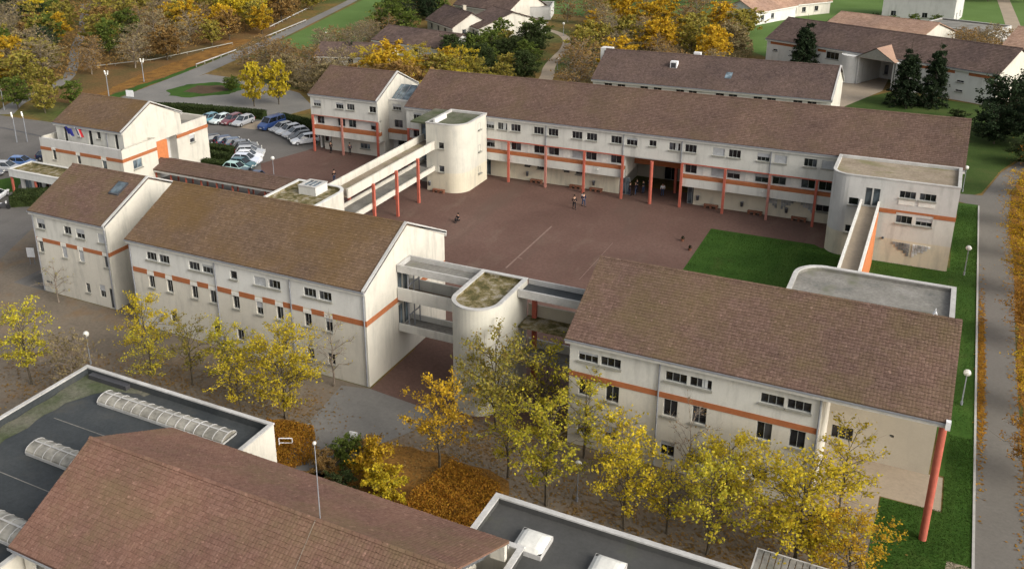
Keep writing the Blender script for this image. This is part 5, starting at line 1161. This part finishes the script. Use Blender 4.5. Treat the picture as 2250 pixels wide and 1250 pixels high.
wood([(-158, 118), (-160, 116), (-205, 160), (-250, 212), (-300, 270), (-300, 330), (-205, 330), (-175, 262), (-160, 220), (-152, 190), (-150, 158), (-151, 134)], 7.0, MIXW, 'tree in the wood between footpath and road', 'trees of the wood between footpath and park road', seed=3)
wood([(-150, 340), (-100, 262), (-60, 262), (-40, 300), (20, 300), (20, 360), (-150, 380)], 8, MIXW, 'tree at the far side of the meadow', 'trees beyond the meadow', seed=4)
wood([(-128, 153), (-112, 146), (-97, 138), (-90, 140), (-88, 150), (-117, 158), (-128, 166), (-131, 160)], 4.8, [('twiggy', 'leaf_brown', .35), ('twiggy', 'leaf_rust', .25), ('far', 'leaf_brown', .15), ('far', 'leaf_gold', .15), ('twiggy', 'leaf_olive', .1)], 'tree behind the yellow pair by the car park', 'thin trees behind the car park', hr=(4.5, 7.0), seed=5)
wood([(-125, 170), (-118, 166), (-116, 186), (-118, 200), (-128, 226), (-136, 232), (-126, 200)], 4.2, [('twiggy', 'leaf_brown', .4), ('twiggy', 'leaf_rust', .3), ('round', 'leaf_dark', .12), ('far', 'leaf_rust', .18)], 'tree along the near edge of the meadow', 'trees along the meadow edge', hr=(4, 6), pr=3, seed=6)
wood([(-96, 139), (-84, 134), (-70, 140), (-72, 152), (-88, 168), (-97, 172), (-99, 152)], 4.6, [('far', 'leaf_gold', .30), ('near', 'leaf_yellow', .30), ('far', 'leaf_rust', .10), ('far', 'leaf_olive', .30)], 'tree just behind the west end of the long wing', 'yellow trees behind the long wing', hr=(5, 7.5), seed=7)
wood([(-96, 176), (-88, 170), (-76, 162), (-70, 156), (-70, 172), (-76, 186), (-82, 200), (-90, 200)], 4.4, [('far', 'leaf_green', .45), ('round', 'leaf_hedge', .25), ('far', 'leaf_olive', .3)], 'tree left of the looping path', 'green trees left of the looping path', hr=(4, 6.5), pr=3, shade=(4, 8), seed=8)
wood([(-64, 150), (-56, 146), (-53, 170), (-36, 178), (-36, 208), (-42, 232), (-66, 250), (-84, 250), (-92, 236), (-72, 212), (-68, 190), (-64, 172)], 6.4, [('twiggy', 'leaf_brown', .22), ('far', 'leaf_olive', .2), ('far', 'leaf_gold', .16), ('twiggy', 'leaf_rust', .2), ('far', 'leaf_brown', .12), ('far', 'leaf_orange', .1)], 'tree in the copse right of the looping path', 'trees of the copse right of the looping path', hr=(5, 8), pr=3.4, shade=(4, 8), seed=9)
wood([(-120, 196), (-112, 200), (-118, 222), (-128, 240), (-138, 246), (-130, 222)], 4.4, [('round', 'leaf_dark', .5), ('far', 'leaf_green', .5)], 'tree left of the big brown roofed house', 'dark trees beside the far houses', hr=(6, 8.5), pr=3, seed=10)
wood([(-30, 232), (-33, 240), (-20, 252), (-2, 256), (4, 252), (2, 250), (-14, 246)], 4.5, [('round', 'leaf_hedge', .5), ('far', 'leaf_green', .5)], 'bush in the gardens behind the tan roofed house', 'garden bushes at upper right', hr=(2, 3.4), pr=2, seed=11)
wood([(1.5, 214), (7, 208), (11, 222), (8, 236), (2, 234)], 3.4, [('twiggy', 'leaf_rust', .6), ('twiggy', 'leaf_brown', .4)], 'tree beside the pale track at upper right', 'rust brown trees by the pale track', hr=(4, 6), pr=0, shade=(), seed=12)
wood([(-149, 112), (-140, 110), (-136, 112), (-139, 122), (-150, 118)], 4.5, [('far', 'leaf_green', .4), ('far', 'leaf_olive', .3), ('far', 'leaf_gold', .3)], 'tree behind the administration building', 'trees behind the administration building', hr=(4, 6.5), pr=1.5, shade=(), seed=13)
# hedges: clipped boxes of leaf faces
def hedge(label, pts, w, h, mt='leaf_hedge'):
    r = np.random.default_rng(abs(hash(label)) % 1000 if False else len(label)); C = []
    for a, b in zip(pts[:-1], pts[1:]):
        L = math.hypot(b[0] - a[0], b[1] - a[1]); n = int(L * (w + 2 * h) * 60); t = r.uniform(0, 1, n); s_ = r.uniform(-1, 1, n); z = h * r.uniform(0, 1, n) ** .5
        face = r.uniform(0, 1, n) < .45; z = np.where(face, h + r.normal(0, .06, n), z); s_ = np.where(face, s_, np.sign(s_) * (1 + r.normal(0, .08, n)))
        ux, uy = (b[0] - a[0]) / L, (b[1] - a[1]) / L
        C.append(np.column_stack([a[0] + ux * L * t - uy * s_ * w / 2, a[1] + uy * L * t + ux * s_ * w / 2, z]))
    P = np.concatenate(C); N = len(P); s = .22 * r.uniform(.6, 1.3, N)[:, None]; u = r.normal(0, 1, (N, 3)); u /= np.linalg.norm(u, axis=1)[:, None]; q = np.cross(u, r.normal(0, 1, (N, 3))); q /= np.linalg.norm(q, axis=1)[:, None]
    V = np.stack([P - u * s * .5, P + q * s * .4, P + u * s * .5, P - q * s * .4], 1).reshape(-1, 3)
    o = root('hedge', label, 'hedge', (0, 0, 0), group='hedges')
    f = bpy.data.objects.new('foliage', np_mesh('foliage', V, np.arange(N * 4).reshape(-1, 4), mt)); COL.objects.link(f); f.parent = o
    b = MB()
    for a, c in zip(pts[:-1], pts[1:]):
        L = math.hypot(c[0] - a[0], c[1] - a[1]); ux, uy = (c[0] - a[0]) / L, (c[1] - a[1]) / L; k = w / 2 - .12
        b.prism([(a[0] + uy * k, a[1] - ux * k), (c[0] + uy * k, c[1] - ux * k), (c[0] - uy * k, c[1] + ux * k), (a[0] - uy * k, a[1] + ux * k)], 0, h - .12)
    b.build('core', mt, o)
hedge('long clipped hedge behind the upper row of parked cars', [(-133, 117.5), (-117.5, 122.6), (-100.6, 124.6)], 1.6, 1.3)
hedge('short clipped hedge right of the beige path by the car park', [(-97.2, 124.2), (-90.5, 122.6), (-83.2, 119.4)], 1.8, 1.3)
hedge('first dark hedge row in the bed beside the arc of cars', [(-100.5, 104.6), (-96, 106.2), (-92, 106.0)], 1.3, 1.0)
hedge('second dark hedge row in the bed beside the arc of cars', [(-98.5, 101.6), (-94, 103.2), (-90.5, 103.4)], 1.3, 1.0)
hedge('third dark hedge row close to the covered walkway', [(-96.5, 99), (-92, 100.2), (-89, 100.4)], 1.2, .9)
hedge('dark hedge seen between the posts of the covered walkway', [(-91.5, 95.5), (-87.5, 96.2), (-84.6, 96.4)], 1.8, 1.2)
hedge('dark hedge block at the left edge near the motorbike', [(-104.8, 76.6), (-101.2, 79.0)], 3.2, 1.5)
# ================================================================== LAMPS, SIGNS, RAILS
def globe_lamp(label, x, y, h=3.0, r=.27):
    o = root('street_lamp', label, 'street lamp', (x, y, 0), group='white globe lamps')
    b = MB(); b.tube((x, y, 0), (x, y, h - r * .8), .055, .04, 8); b.tube((x, y, 0), (x, y, .35), .09, .09, 8); b.build('post', 'grey_metal', o)
    b = MB(); b.sphere((x, y, h), r, 14, 10); b.build('globe', 'lamp_white', o, smooth=True)
for a in [('white globe lamp on the grass verge beside the red tiled block roof', 4.84, 76.9, 2.9), ('white globe lamp on the grass verge in front of the corner block', 4.6, 103.9, 3.0), ('white globe lamp behind the top right corner of the corner block', 4.0, 131.5, 3.2),
          ('globe lamp at the back corner of the dark flat roof', -62.9, 50.7, 3.0), ('globe lamp among the front row trees near bottom centre', -17.9, 52.1, 3.0), ('globe lamp at the rim of the car park near the covered walkway', -78.6, 98.2, 3.4),
          ('white globe lamp left of the looping path near its start', -67.2, 174.8, 3), ('white globe lamp right of the looping path', -69.0, 188, 3), ('white globe lamp at the top of the looping path', -80.8, 213.6, 3), ('white globe lamp on the near edge of the meadow', -126.4, 181, 3.4),
          ('white globe lamp further along the meadow edge', -128.2, 213, 3), ('globe lamp beside the west block gable', -88.2, 130.2, 3.6), ('globe lamp in the trees behind the west end of the long wing', -84.5, 141.5, 3.4), ('globe lamp left of the office building by the wood', -148, 113, 3.2)]:
    globe_lamp(*a)
def mast_lamp(label, x, y, h, arms=2):
    o = root('street_lamp', label, 'street lamp', (x, y, 0), group='tall white lamps by the west road')
    b = MB(); b.tube((x, y, 0), (x, y, h), .10, .06, 8); b.build('post', 'grey_metal', o)
    for s_ in (-1, 1)[:arms]:
        b = MB(); b.tube((x, y, h - .1), (x + s_ * .3, y + .1, h + .35), .06, .05, 6); b.tube((x + s_ * .25, y + .1, h + .2), (x + s_ * .45, y + .15, h + .9), .16, .12, 8); b.build('lamp_head', 'lamp_white', o)
mast_lamp('tall twin armed white lamp right of the park road bend', -141.0, 137.5, 3.8); mast_lamp('tall white twin lamp behind the ridge of the office building', -138.4, 125.6, 4.0)
mast_lamp('tall white lamp by the west road, right of two', -127.4, 97.6, 4.0, 1); mast_lamp('tall white lamp by the west road, left of two', -128.6, 96.6, 4.0, 1); mast_lamp('tall white lamp at the left picture edge by the footpath', -148.6, 110.2, 3.6, 1)
def sign(label, x, y, z, w, h, rz=0, leg=.9):
    o = root('sign_board', label, 'sign', (x, y, 0), math.radians(rz)); b = MB(); b.box(-w / 2, w / 2, -.03, .03, z, z + h); b.build('board', 'white_metal', o)
    for s_ in (-.3, .3): b = MB(); b.tube((s_ * w, .05, 0), (s_ * w, .05, z + h * .9), .035, .035, 6); b.build('post', 'grey_metal', o)
sign('small blank white board on posts at the corner of the shrub bed', -34.9, 50.4, .7, .62, .8, 10); sign('white board on posts left of the leftmost front block', -86.0, 63.8, .9, .9, 1.1, 20); sign('white board at the road corner behind the office building', -131.8, 124.6, .8, 1.6, 1.2, 10)
o = root('barrier_hoop', 'white metal hoop barrier beside the path near the dark flat roof', 'barrier', (-39.6, 48.2, 0)); b = MB()
for x in (-40.05, -39.15): b.tube((x, 48.2 + (x + 39.6) * .5, 0), (x, 48.2 + (x + 39.6) * .5, .85), .04, .04, 6)
b.tube((-40.05, 47.97, .85), (-39.15, 48.42, .85), .04, .04, 6); b.tube((-40.05, 47.97, .45), (-39.15, 48.42, .45), .03, .03, 6); b.build('hoop', 'white_metal', o)
def rail(label, pts, h=1.0, step=3.0):
    o = root('guard_rail', label, 'guard rail', (0, 0, 0), group='pale rails along the park road'); b = MB()
    for a, c in zip(pts[:-1], pts[1:]):
        b.box
        L = math.hypot(c[0] - a[0], c[1] - a[1]); n = max(1, int(L / step)); ux, uy = (c[0] - a[0]) / L, (c[1] - a[1]) / L
        b.prism([(a[0] + uy * .12, a[1] - ux * .12), (c[0] + uy * .12, c[1] - ux * .12), (c[0] - uy * .12, c[1] + ux * .12), (a[0] - uy * .12, a[1] + ux * .12)], h - .16, h)
    b.build('rail', 'sill_grey' if 'fence' in label else 'coping', o)
    for a, c in zip(pts[:-1], pts[1:]):
        L = math.hypot(c[0] - a[0], c[1] - a[1]); n = max(1, int(L / step))
        for i in range(n + 1):
            x, y = a[0] + (c[0] - a[0]) * i / n, a[1] + (c[1] - a[1]) * i / n; p = MB(); p.box(x - .08, x + .08, y - .08, y + .08, 0, h - .35); p.build('post', 'sill_grey', o)
rail('pale rail along the park road near its bend', [(-140.6, 152.6), (-142.9, 168.6)], .7); rail('pale rail along the upper stretch of the park road', [(-146.8, 184.6), (-151.7, 208.5)], .7); rail('upper pale rail beside the park road at the wood edge', [(-155, 197), (-164.4, 228)], .6)
rail('long pale fence inside the wood above the park road', [(-161.2, 143.6), (-154, 154), (-150, 176)], .5, 4)
# benches, bins along the courtyard
for i, (x, y) in enumerate([(-45.9, 112.4), (-40.35, 112.4), (-37.6, 112.4), (-22.9, 112.4), (-17.7, 112.4), (-12.7, 112.4), (-56.0, 103.5)]):
    lbl = ['brick bench under the long wing, first from the cream tower', 'brick bench under the long wing, second from the cream tower', 'brick bench under the long wing, just left of the entrance hall', 'brick bench under the long wing, first right of the entrance hall', 'brick bench under the long wing, second right of the entrance hall', 'brick bench under the long wing, nearest the corner block', 'brick bench against the front of the cream stair tower'][i]
    o = root('bench', lbl, 'bench', (x, y, 0), group='brick benches round the courtyard')
    b = MB(); b.box(x - .85, x + .85, y - .05, y + .45, .34, .45); b.build('seat', 'brick_bench', o)
    for s_ in (-.7, 0, .7): b = MB(); b.box(x + s_ - .12, x + s_ + .12, y, y + .4, 0, .34); b.build('leg', 'brick_bench', o)
for i, (x, y) in enumerate([(-47.3, 112.85), (-38.9 + .9, 112.85 + .02), (-24.6, 112.85), (-19.3, 112.85), (-14.2, 112.85), (-57.4, 103.95)]):
    lbl = ['small dark bin on the wall left of the first brick bench', 'small dark bin on the wall between the two benches left of the entrance', 'small dark bin on the wall right of the entrance hall', 'small dark bin on the wall between the right hand benches', 'small dark bin on the wall nearest the corner block', 'small dark bin on the front of the cream stair tower'][i]
    o = root('litter_bin', lbl, 'litter bin', (x, y, 0), group='wall mounted litter bins'); b = MB(); b.tube((x, y - .12, .75), (x, y - .12, 1.3), .15, .19, 10); b.build('body', 'dark_metal', o)
    b = MB(); b.tube((x, y - .12, 1.3), (x, y - .12, 1.34), .21, .21, 10); b.build('rim', 'grey_metal', o)
# ================================================================== CARS
PAINT = {}
def paint(c):
    k = tuple(c)
    if k not in PAINT:
        nm = 'paint_%d' % len(PAINT); mt, nt, b = new_mat(nm, .35, .5); f = noise(nt, 3, 3)
        nt.links.new(ramp2(nt, f, [tuple(x * .92 for x in c), c], [.3, .7]), b.inputs[0]); b.inputs['Coat Weight'].default_value = .5; b.inputs['Coat Roughness'].default_value = .15; PAINT[k] = nm
    return PAINT[k]
plain('tyre', (.02, .02, .02), .9); plain('rim_metal', (.35, .35, .36), .35, .5); plain('tail_red', (.4, .02, .02), .3)
def car_meshes(L, W, H, van=False):
    """lofted body, greenhouse, roof; x forward"""
    h = L / 2; bel = H * .60
    st = [(-h, .80, bel - .22, .42), (-h + .10, .92, bel - .06, .30), (-h + .75, 1.0, bel, .24), (-.2, 1.0, bel, .22), (h * .42, 1.0, bel - .02, .22), (h * .62, .98, bel - .10, .22), (h - .28, .94, bel - .22, .26), (h - .04, .82, bel - .34, .32), (h, .74, .58, .38)]
    if van: st = [(-h, .90, bel, .40), (-h + .06, .98, bel + .05, .28), (-h + .8, 1, bel + .05, .24), (0, 1, bel + .05, .22), (h * .62, 1, bel, .22), (h * .80, .97, bel - .15, .22), (h - .12, .92, bel - .30, .28), (h, .82, bel - .42, .36)]
    b = MB(); rings = []
    for (x, wf, zt, zb) in st:
        w = W / 2 * wf; zm = zb + (zt - zb) * .45
        pts = [(x, -w * .90, zb), (x, -w, zm), (x, -w * .97, zt - .05), (x, -w * .88, zt), (x, w * .88, zt), (x, w * .97, zt - .05), (x, w, zm), (x, w * .90, zb)]
        rings.append(len(b.v)); b.v += pts
    for a, c in zip(rings[:-1], rings[1:]):
        for i in range(8): j = (i + 1) % 8; b.f.append((a + i, c + i, c + j, a + j)); b.mi.append(0)
    b.f.append(tuple(rings[0] + i for i in range(8))); b.mi.append(0); b.f.append(tuple(rings[-1] + 7 - i for i in range(8))); b.mi.append(0)
    body = b
    g = MB(); zb = bel - .02 + (.05 if van else 0); zt = H - .06; w0, w1 = W / 2 * .88, W / 2 * (.70 if not van else .80)
    x = [(-h + .12, -h + (.62 if not van else .25)), (h * .44, h * .08)] if not van else [(-h + .08, -h + .25), (h * .60, h * .34)]
    xb0, xt0 = x[0]; xb1, xt1 = x[1]
    n = len(g.v); g.v += [(xb0, -w0, zb), (xb1, -w0, zb), (xb1, w0, zb), (xb0, w0, zb), (xt0, -w1, zt), (xt1, -w1, zt), (xt1, w1, zt), (xt0, w1, zt)]
    g.f += [(0, 1, 5, 4), (1, 2, 6, 5), (2, 3, 7, 6), (3, 0, 4, 7)]; g.mi += [0] * 4
    r = MB(); n0 = 5
    for i in range(n0 + 1):
        t = i / n0; xx = xt0 - .05 + (xt1 - xt0 + .08) * t; cz = zt + .06 * math.sin(math.pi * (.15 + .7 * t))
        r.v += [(xx, -w1 - .02, zt - .02), (xx, -w1 * .7, cz), (xx, w1 * .7, cz), (xx, w1 + .02, zt - .02)]
    for i in range(n0):
        for k in range(3): a = i * 4 + k; r.f.append((a, a + 4, a + 5, a + 1)); r.mi.append(0)
    def bar(p, q, rad): r.tube(p, q, rad, rad, 5, False)
    for s_ in (-1, 1):
        bar((xb1, s_ * w0, zb), (xt1, s_ * w1, zt), .035); bar((xb0, s_ * w0, zb), (xt0, s_ * w1, zt), .06); xm = (xb0 + xb1) / 2; bar((xm, s_ * (w0 + .005), zb), ((xt0 + xt1) / 2, s_ * (w1 + .005), zt), .04)
        if van: bar((xb0 + .9, s_ * (w0 + .005), zb), (xt0 + .8, s_ * (w1 + .005), zt), .04)
    return body, g, r
CM = {'car': car_meshes(4.1, 1.72, 1.46), 'estate': car_meshes(4.4, 1.76, 1.55), 'van': car_meshes(4.9, 1.92, 2.0, True)}
DIM = {'car': (4.1, 1.72, 1.46), 'estate': (4.4, 1.76, 1.55), 'van': (4.9, 1.92, 2.0)}
ME = {k: tuple(m_.mesh(n_, 'car_glass', smooth=False) for m_, n_ in zip(v, ('body', 'windows', 'roof'))) for k, v in CM.items()}
wb = MB(); wb.tube((0, -.1, 0), (0, .1, 0), .31, .31, 16); TY = wb.mesh('tyre', 'tyre'); wb = MB(); wb.tube((0, -.112, 0), (0, .112, 0), .19, .19, 12); RM = wb.mesh('rim', 'rim_metal')
wb = MB(); wb.box(-.06, .06, -.17, .17, -.07, .07); HLM = wb.mesh('headlight', 'lamp_white'); wb = MB(); wb.box(-.05, .05, -.13, .13, -.09, .09); TLM = wb.mesh('tail_light', 'tail_red')
wb = MB(); wb.box(-.01, .01, -.25, .25, -.055, .055); NPM = wb.mesh('number_plate', 'white_metal')
def car(label, x, y, heading, col, kind='car', group='parked cars'):
    o = root('parked_' + ('van' if kind == 'van' else 'car'), label, 'van' if kind == 'van' else 'car', (x, y, 0), math.radians(heading), group)
    L, W, H = DIM[kind]; pm = MATS[paint(col)]
    for me, nm in zip(ME[kind], ('body', 'windows', 'roof')):
        c = bpy.data.objects.new(nm, me); COL.objects.link(c); c.parent = o
        if nm != 'windows': c.material_slots[0].link = 'OBJECT'; c.material_slots[0].material = pm
    for sx in (-.31, .32):
        for sy in (-1, 1):
            w = bpy.data.objects.new('wheel', TY); COL.objects.link(w); w.parent = o; w.location = (sx * L, sy * (W / 2 - .09), .31)
            r = bpy.data.objects.new('rim', RM); COL.objects.link(r); r.parent = w
    for sy in (-1, 1):
        a = bpy.data.objects.new('headlight', HLM); COL.objects.link(a); a.parent = o; a.location = (L / 2 - .08, sy * W * .34, .62 if kind != 'van' else .72)
        a = bpy.data.objects.new('tail_light', TLM); COL.objects.link(a); a.parent = o; a.location = (-L / 2 + .04, sy * W * .38, .72)
    for sx in (-1, 1): a = bpy.data.objects.new('number_plate', NPM); COL.objects.link(a); a.parent = o; a.location = (sx * (L / 2 + .005), 0, .48)
    return o
SIL, WHT, DKB, BLU, MAR, TEAL, MINT, BLK, GRY = (.42, .43, .45), (.72, .73, .75), (.03, .045, .10), (.03, .07, .22), (.16, .04, .05), (.10, .24, .30), (.38, .55, .52), (.02, .02, .022), (.16, .17, .19)
for a in [
    ('teal blue car at the left end of the upper car row', -108.2, 118.9, -95, TEAL, 'car'), ('white and mint car second in the upper row', -106.0, 119.4, -95, (.6, .68, .68), 'car'), ('maroon car third in the upper row', -103.9, 119.9, -95, MAR, 'estate'), ('silver estate car fourth in the upper row beside the beige path', -101.6, 120.0, -92, SIL, 'estate'),
    ('dark blue van right of the beige path', -95.8, 120.2, -100, BLU, 'van'), ('silver grey car next to the dark blue van', -93.2, 119.4, -110, SIL, 'car'), ('white silver estate car in the curve of the right row', -91.2, 118.6, -115, (.58, .59, .6), 'estate'), ('light silver car with grey windows in the right row', -89.2, 117.7, -120, (.5, .5, .52), 'estate'),
    ('black car second from the end of the right row', -87.3, 116.4, -125, BLK, 'car'), ('white car at the end of the right row by the west block', -85.6, 115.2, -128, WHT, 'estate'),
    ('silver car at the left end of the arc row by the office building', -100.8, 109.6, 60, SIL, 'car'), ('black car second in the arc row', -98.6, 110.0, 60, BLK, 'car'), ('dark blue car third in the arc row', -96.5, 110.0, 58, DKB, 'car'), ('blue grey car fourth in the arc row', -94.4, 109.6, 52, (.08, .11, .17), 'car'),
    ('dark grey car fifth in the arc row', -92.4, 109.0, 45, GRY, 'car'), ('black and silver car sixth in the arc row', -90.8, 107.9, 38, (.05, .05, .055), 'car'), ('silver estate car seventh in the arc row', -89.4, 106.6, 30, SIL, 'estate'), ('white car eighth in the arc row', -88.3, 105.0, 22, WHT, 'car'),
    ('white and blue car ninth in the arc row', -87.4, 103.3, 15, (.62, .66, .75), 'estate'), ('dark teal car tenth in the arc row', -86.7, 101.5, 8, (.05, .12, .14), 'car'), ('pale mint car at the near end of the arc row', -86.2, 99.6, 3, MINT, 'car'),
    ('dark green blue car seen between the walkway posts, left one', -83.2, 97.0, -80, (.03, .07, .09), 'car'), ('dark navy car seen between the walkway posts, right one', -80.9, 96.6, -80, DKB, 'car'),
    ('blue car left of the office building', -117.6, 88.6, 20, (.10, .20, .45), 'car'), ('silver car in front of the blue car at the left edge', -117.4, 85.8, 20, SIL, 'estate'), ('dark blue car beside the wall of the office building', -116.2, 92.6, 25, DKB, 'car'),
    ('grey car nearest the left picture edge in front of the silver one', -118.0, 83.2, 20, GRY, 'car'),
    ('white car cut by the left picture edge near the dark hedge', -108.4, 76.9, 115, WHT, 'car'),
]: car(*a)
o = root('motorbike', 'dark motorbike with white parts by the hedge at the left edge', 'motorbike', (-104.3, 74.6, 0), math.radians(30))
for x in (-.65, .65): b = MB(); b.tube((x, -.06, .3), (x, .06, .3), .3, .3, 14); b.build('wheel', 'tyre', o)
b = MB(); b.prism([(-.5, -.13), (.35, -.13), (.35, .13), (-.5, .13)], .35, [.75, .9, .9, .75]); b.tube((.65, 0, .3), (.4, 0, .98), .04, .04, 6); b.tube((.4, -.32, 1.0), (.4, .32, 1.0), .02, .02, 6); b.build('body', 'dark_metal', o)
b = MB(); b.prism([(-.75, -.12), (-.05, -.12), (-.05, .12), (-.75, .12)], .74, [.86, .82, .82, .86]); b.build('seat', 'white_metal', o); b = MB(); b.box(.42, .5, -.15, .15, .8, 1.1); b.build('windshield', 'white_metal', o)
# ================================================================== PEOPLE
plain('skin', (.42, .25, .17), .7); plain('cloth_black', (.012, .012, .015), .9); plain('cloth_navy', (.015, .02, .05), .9); plain('hair_dark', (.02, .014, .01), .9); plain('cloth_white', (.6, .6, .6), .9); plain('denim', (.03, .05, .10), .9)
def skin_mesh(name, verts, edges, radii, mt, root_i=0, sub=1):
    me = bpy.data.meshes.new(name); me.from_pydata(verts, edges, []); o = bpy.data.objects.new(name, me); COL.objects.link(o)
    m1 = o.modifiers.new('skin', 'SKIN'); m1.use_smooth_shade = True
    for v, r in zip(me.skin_vertices[0].data, radii): v.radius = r if isinstance(r, tuple) else (r, r); v.use_root = False
    me.skin_vertices[0].data[root_i].use_root = True
    m2 = o.modifiers.new('sub', 'SUBSURF'); m2.levels = sub; m2.render_levels = sub
    dg = bpy.context.evaluated_depsgraph_get(); new = bpy.data.meshes.new_from_object(o.evaluated_get(dg)); bpy.data.objects.remove(o)
    new.materials.clear(); new.materials.append(MATS[mt]); new.name = name; return new
def person_meshes(pose):
    hip, knee, ank, toe = .92, .50, .08, .05
    st = .18 if pose == 'walk' else .05
    if pose == 'sit':
        B_ = [(0, 0, .30), (0, 0, .48), (.02, 0, .70), (.03, 0, .84), (.05, 0, .98), (.05, .19, .76), (.20, .22, .55), (.36, .12, .45), (.05, -.19, .76), (.20, -.22, .55), (.36, -.12, .45), (0, .1, .26), (.42, .12, .48), (.40, .12, .08), (.54, .12, .05), (0, -.1, .26), (.42, -.12, .48), (.40, -.12, .08), (.54, -.12, .05)]
    else:
        B_ = [(0, 0, .95), (0, 0, 1.15), (.01, 0, 1.38), (.02, 0, 1.50), (.03, 0, 1.65), (0, .20, 1.40), (-.04 + st * .3, .25, 1.13), (.06 + st * .6, .24, .90), (0, -.20, 1.40), (-.04 - st * .3, -.25, 1.13), (.06 - st * .6, -.24, .90),
              (0, .10, .90), (st * .7, .11, .50), (st, .11, .08), (st + .15, .12, .04), (0, -.10, .90), (-st * .3, -.11, .50), (-st, -.11, .10), (-st + .14, -.12, .04)]
    Ed = [(0, 1), (1, 2), (2, 3), (3, 4), (2, 5), (5, 6), (6, 7), (2, 8), (8, 9), (9, 10), (0, 11), (11, 12), (12, 13), (13, 14), (0, 15), (15, 16), (16, 17), (17, 18)]
    Rd = [(.13, .10), (.12, .10), (.13, .10), .055, (.09, .10), .055, .042, .035, .055, .042, .035, .085, .062, .042, .04, .085, .062, .042, .04]
    body = skin_mesh('body', B_, Ed, Rd, 'skin')
    ji = [0, 1, 2, 5, 6, 8, 9]; jv = [B_[i] for i in ji] + [tuple(a + (b_ - a) * .8 for a, b_ in zip(B_[6], B_[7])), tuple(a + (b_ - a) * .8 for a, b_ in zip(B_[9], B_[10]))]
    jacket = skin_mesh('jacket', jv, [(0, 1), (1, 2), (2, 3), (3, 4), (2, 5), (5, 6), (4, 7), (6, 8)], [(.155, .125), (.15, .12), (.155, .12), .075, .062, .075, .062, .055, .055], 'cloth_black')
    tv = [B_[0]] + [B_[i] for i in (11, 12, 13, 15, 16, 17)]
    trousers = skin_mesh('trousers', tv, [(0, 1), (1, 2), (2, 3), (0, 4), (4, 5), (5, 6)], [(.15, .12), .098, .075, .058, .098, .075, .058], 'cloth_navy')
    hb = MB(); hb.sphere((B_[4][0] - .02, 0, B_[4][2] + .05), .115, 10, 8, 1.0); hair = hb.mesh('hair', 'hair_dark')
    fb = MB(); zf = B_[4][2]; xf = B_[4][0] + .095
    fb.box(xf - .02, xf + .03, -.012, .012, zf - .03, zf + .02); nose = fb.mesh('nose', 'skin')
    sb = MB()
    for i in (14, 18): p = B_[i]; sb.box(p[0] - .2, p[0] + .08, p[1] - .05, p[1] + .05, 0, .09)
    shoes = sb.mesh('shoes', 'cloth_black')
    return dict(body=body, jacket=jacket, trousers=trousers, hair=hair, shoes=shoes, nose=nose)
PM = {p: person_meshes(p) for p in ('stand', 'walk', 'sit')}
def person(label, x, y, rz, pose, jk='cloth_black', tr='cloth_navy', h=1.0, bag=None, group=None):
    o = root('person', label, 'person', (x, y, 0.012), math.radians(rz), group); o.scale = (h, h, h)
    for k, me in PM[pose].items():
        c = bpy.data.objects.new(k, me); COL.objects.link(c); c.parent = o
        if k in ('jacket', 'trousers'): c.material_slots[0].link = 'OBJECT'; c.material_slots[0].material = MATS[jk if k == 'jacket' else tr]
        if k == 'hair': c.location = (-.015, 0, .03)
    if bag: b = MB(); b.box(-.30, -.14, -.15, .15, 1.0, 1.42); b.build('backpack', bag, o)
person('person in dark clothes walking towards the camera in the courtyard', -37.9, 105.4, -60, 'walk', 'cloth_black', 'cloth_black', 1.02)
person('person with a pale backpack beside the walking one in the courtyard', -37.2, 106.8, -40, 'walk', 'cloth_navy', 'denim', 1.0, 'cloth_white')
person('person in black sitting low alone in the left half of the courtyard', -48.9, 95.4, -120, 'sit', 'cloth_black', 'cloth_black')
person('person in black standing by the left doorway of the west block', -79.0, 112.7, -90, 'stand', 'cloth_black', 'cloth_black')
person('person in dark clothes standing at the middle pillar of the west block', -75.9, 113.1, -70, 'stand', 'cloth_navy', 'cloth_black')
person('person in black beyond the left footbridge', -71.0, 101.6, -20, 'stand', 'cloth_black', 'denim')
for i, (x, y, rz, jk, tr, lb) in enumerate([(-33.2, 112.9, 30, 'cloth_black', 'cloth_navy', 'person in black at the left mouth of the entrance hall, nearest the pillar'), (-32.6, 113.4, 200, 'cloth_navy', 'denim', 'person in navy facing the pillar in the entrance hall group'), (-32.8, 114.6, 90, 'cloth_black', 'cloth_black', 'person at the back left of the entrance hall group'),
                                        (-31.9, 114.4, 160, 'cloth_black', 'denim', 'person in the middle of the entrance hall group'), (-31.4, 115.6, -90, 'cloth_navy', 'cloth_black', 'person furthest right of the entrance hall group'), (-29.4, 114.4, 120, 'cloth_white', 'denim', 'person in a pale top right of the round red column')]):
    person(lb, x, y, rz, 'stand', jk, tr, 1.0, None, 'people in the entrance hall')
# two small dark planters on the paving near the lawn
for x, y, lb in ((-23.3, 100.8, 'small dark plant tub on the paving, further from the lawn'), (-21.9, 98.5, 'small dark plant tub at the edge of the lawn')):
    o = root('planter', lb, 'planter', (x, y, 0), group='plant tubs near the lawn'); b = MB(); b.tube((x, y, 0), (x, y, .25), .16, .2, 10); b.build('tub', 'brick_bench', o)
    c = bpy.data.objects.new('plant', PROTO[('shrub', 0)][1]); COL.objects.link(c); c.parent = o; c.scale = (.13, .13, .25); c.material_slots[0].link = 'OBJECT'; c.material_slots[0].material = MATS['leaf_dark']
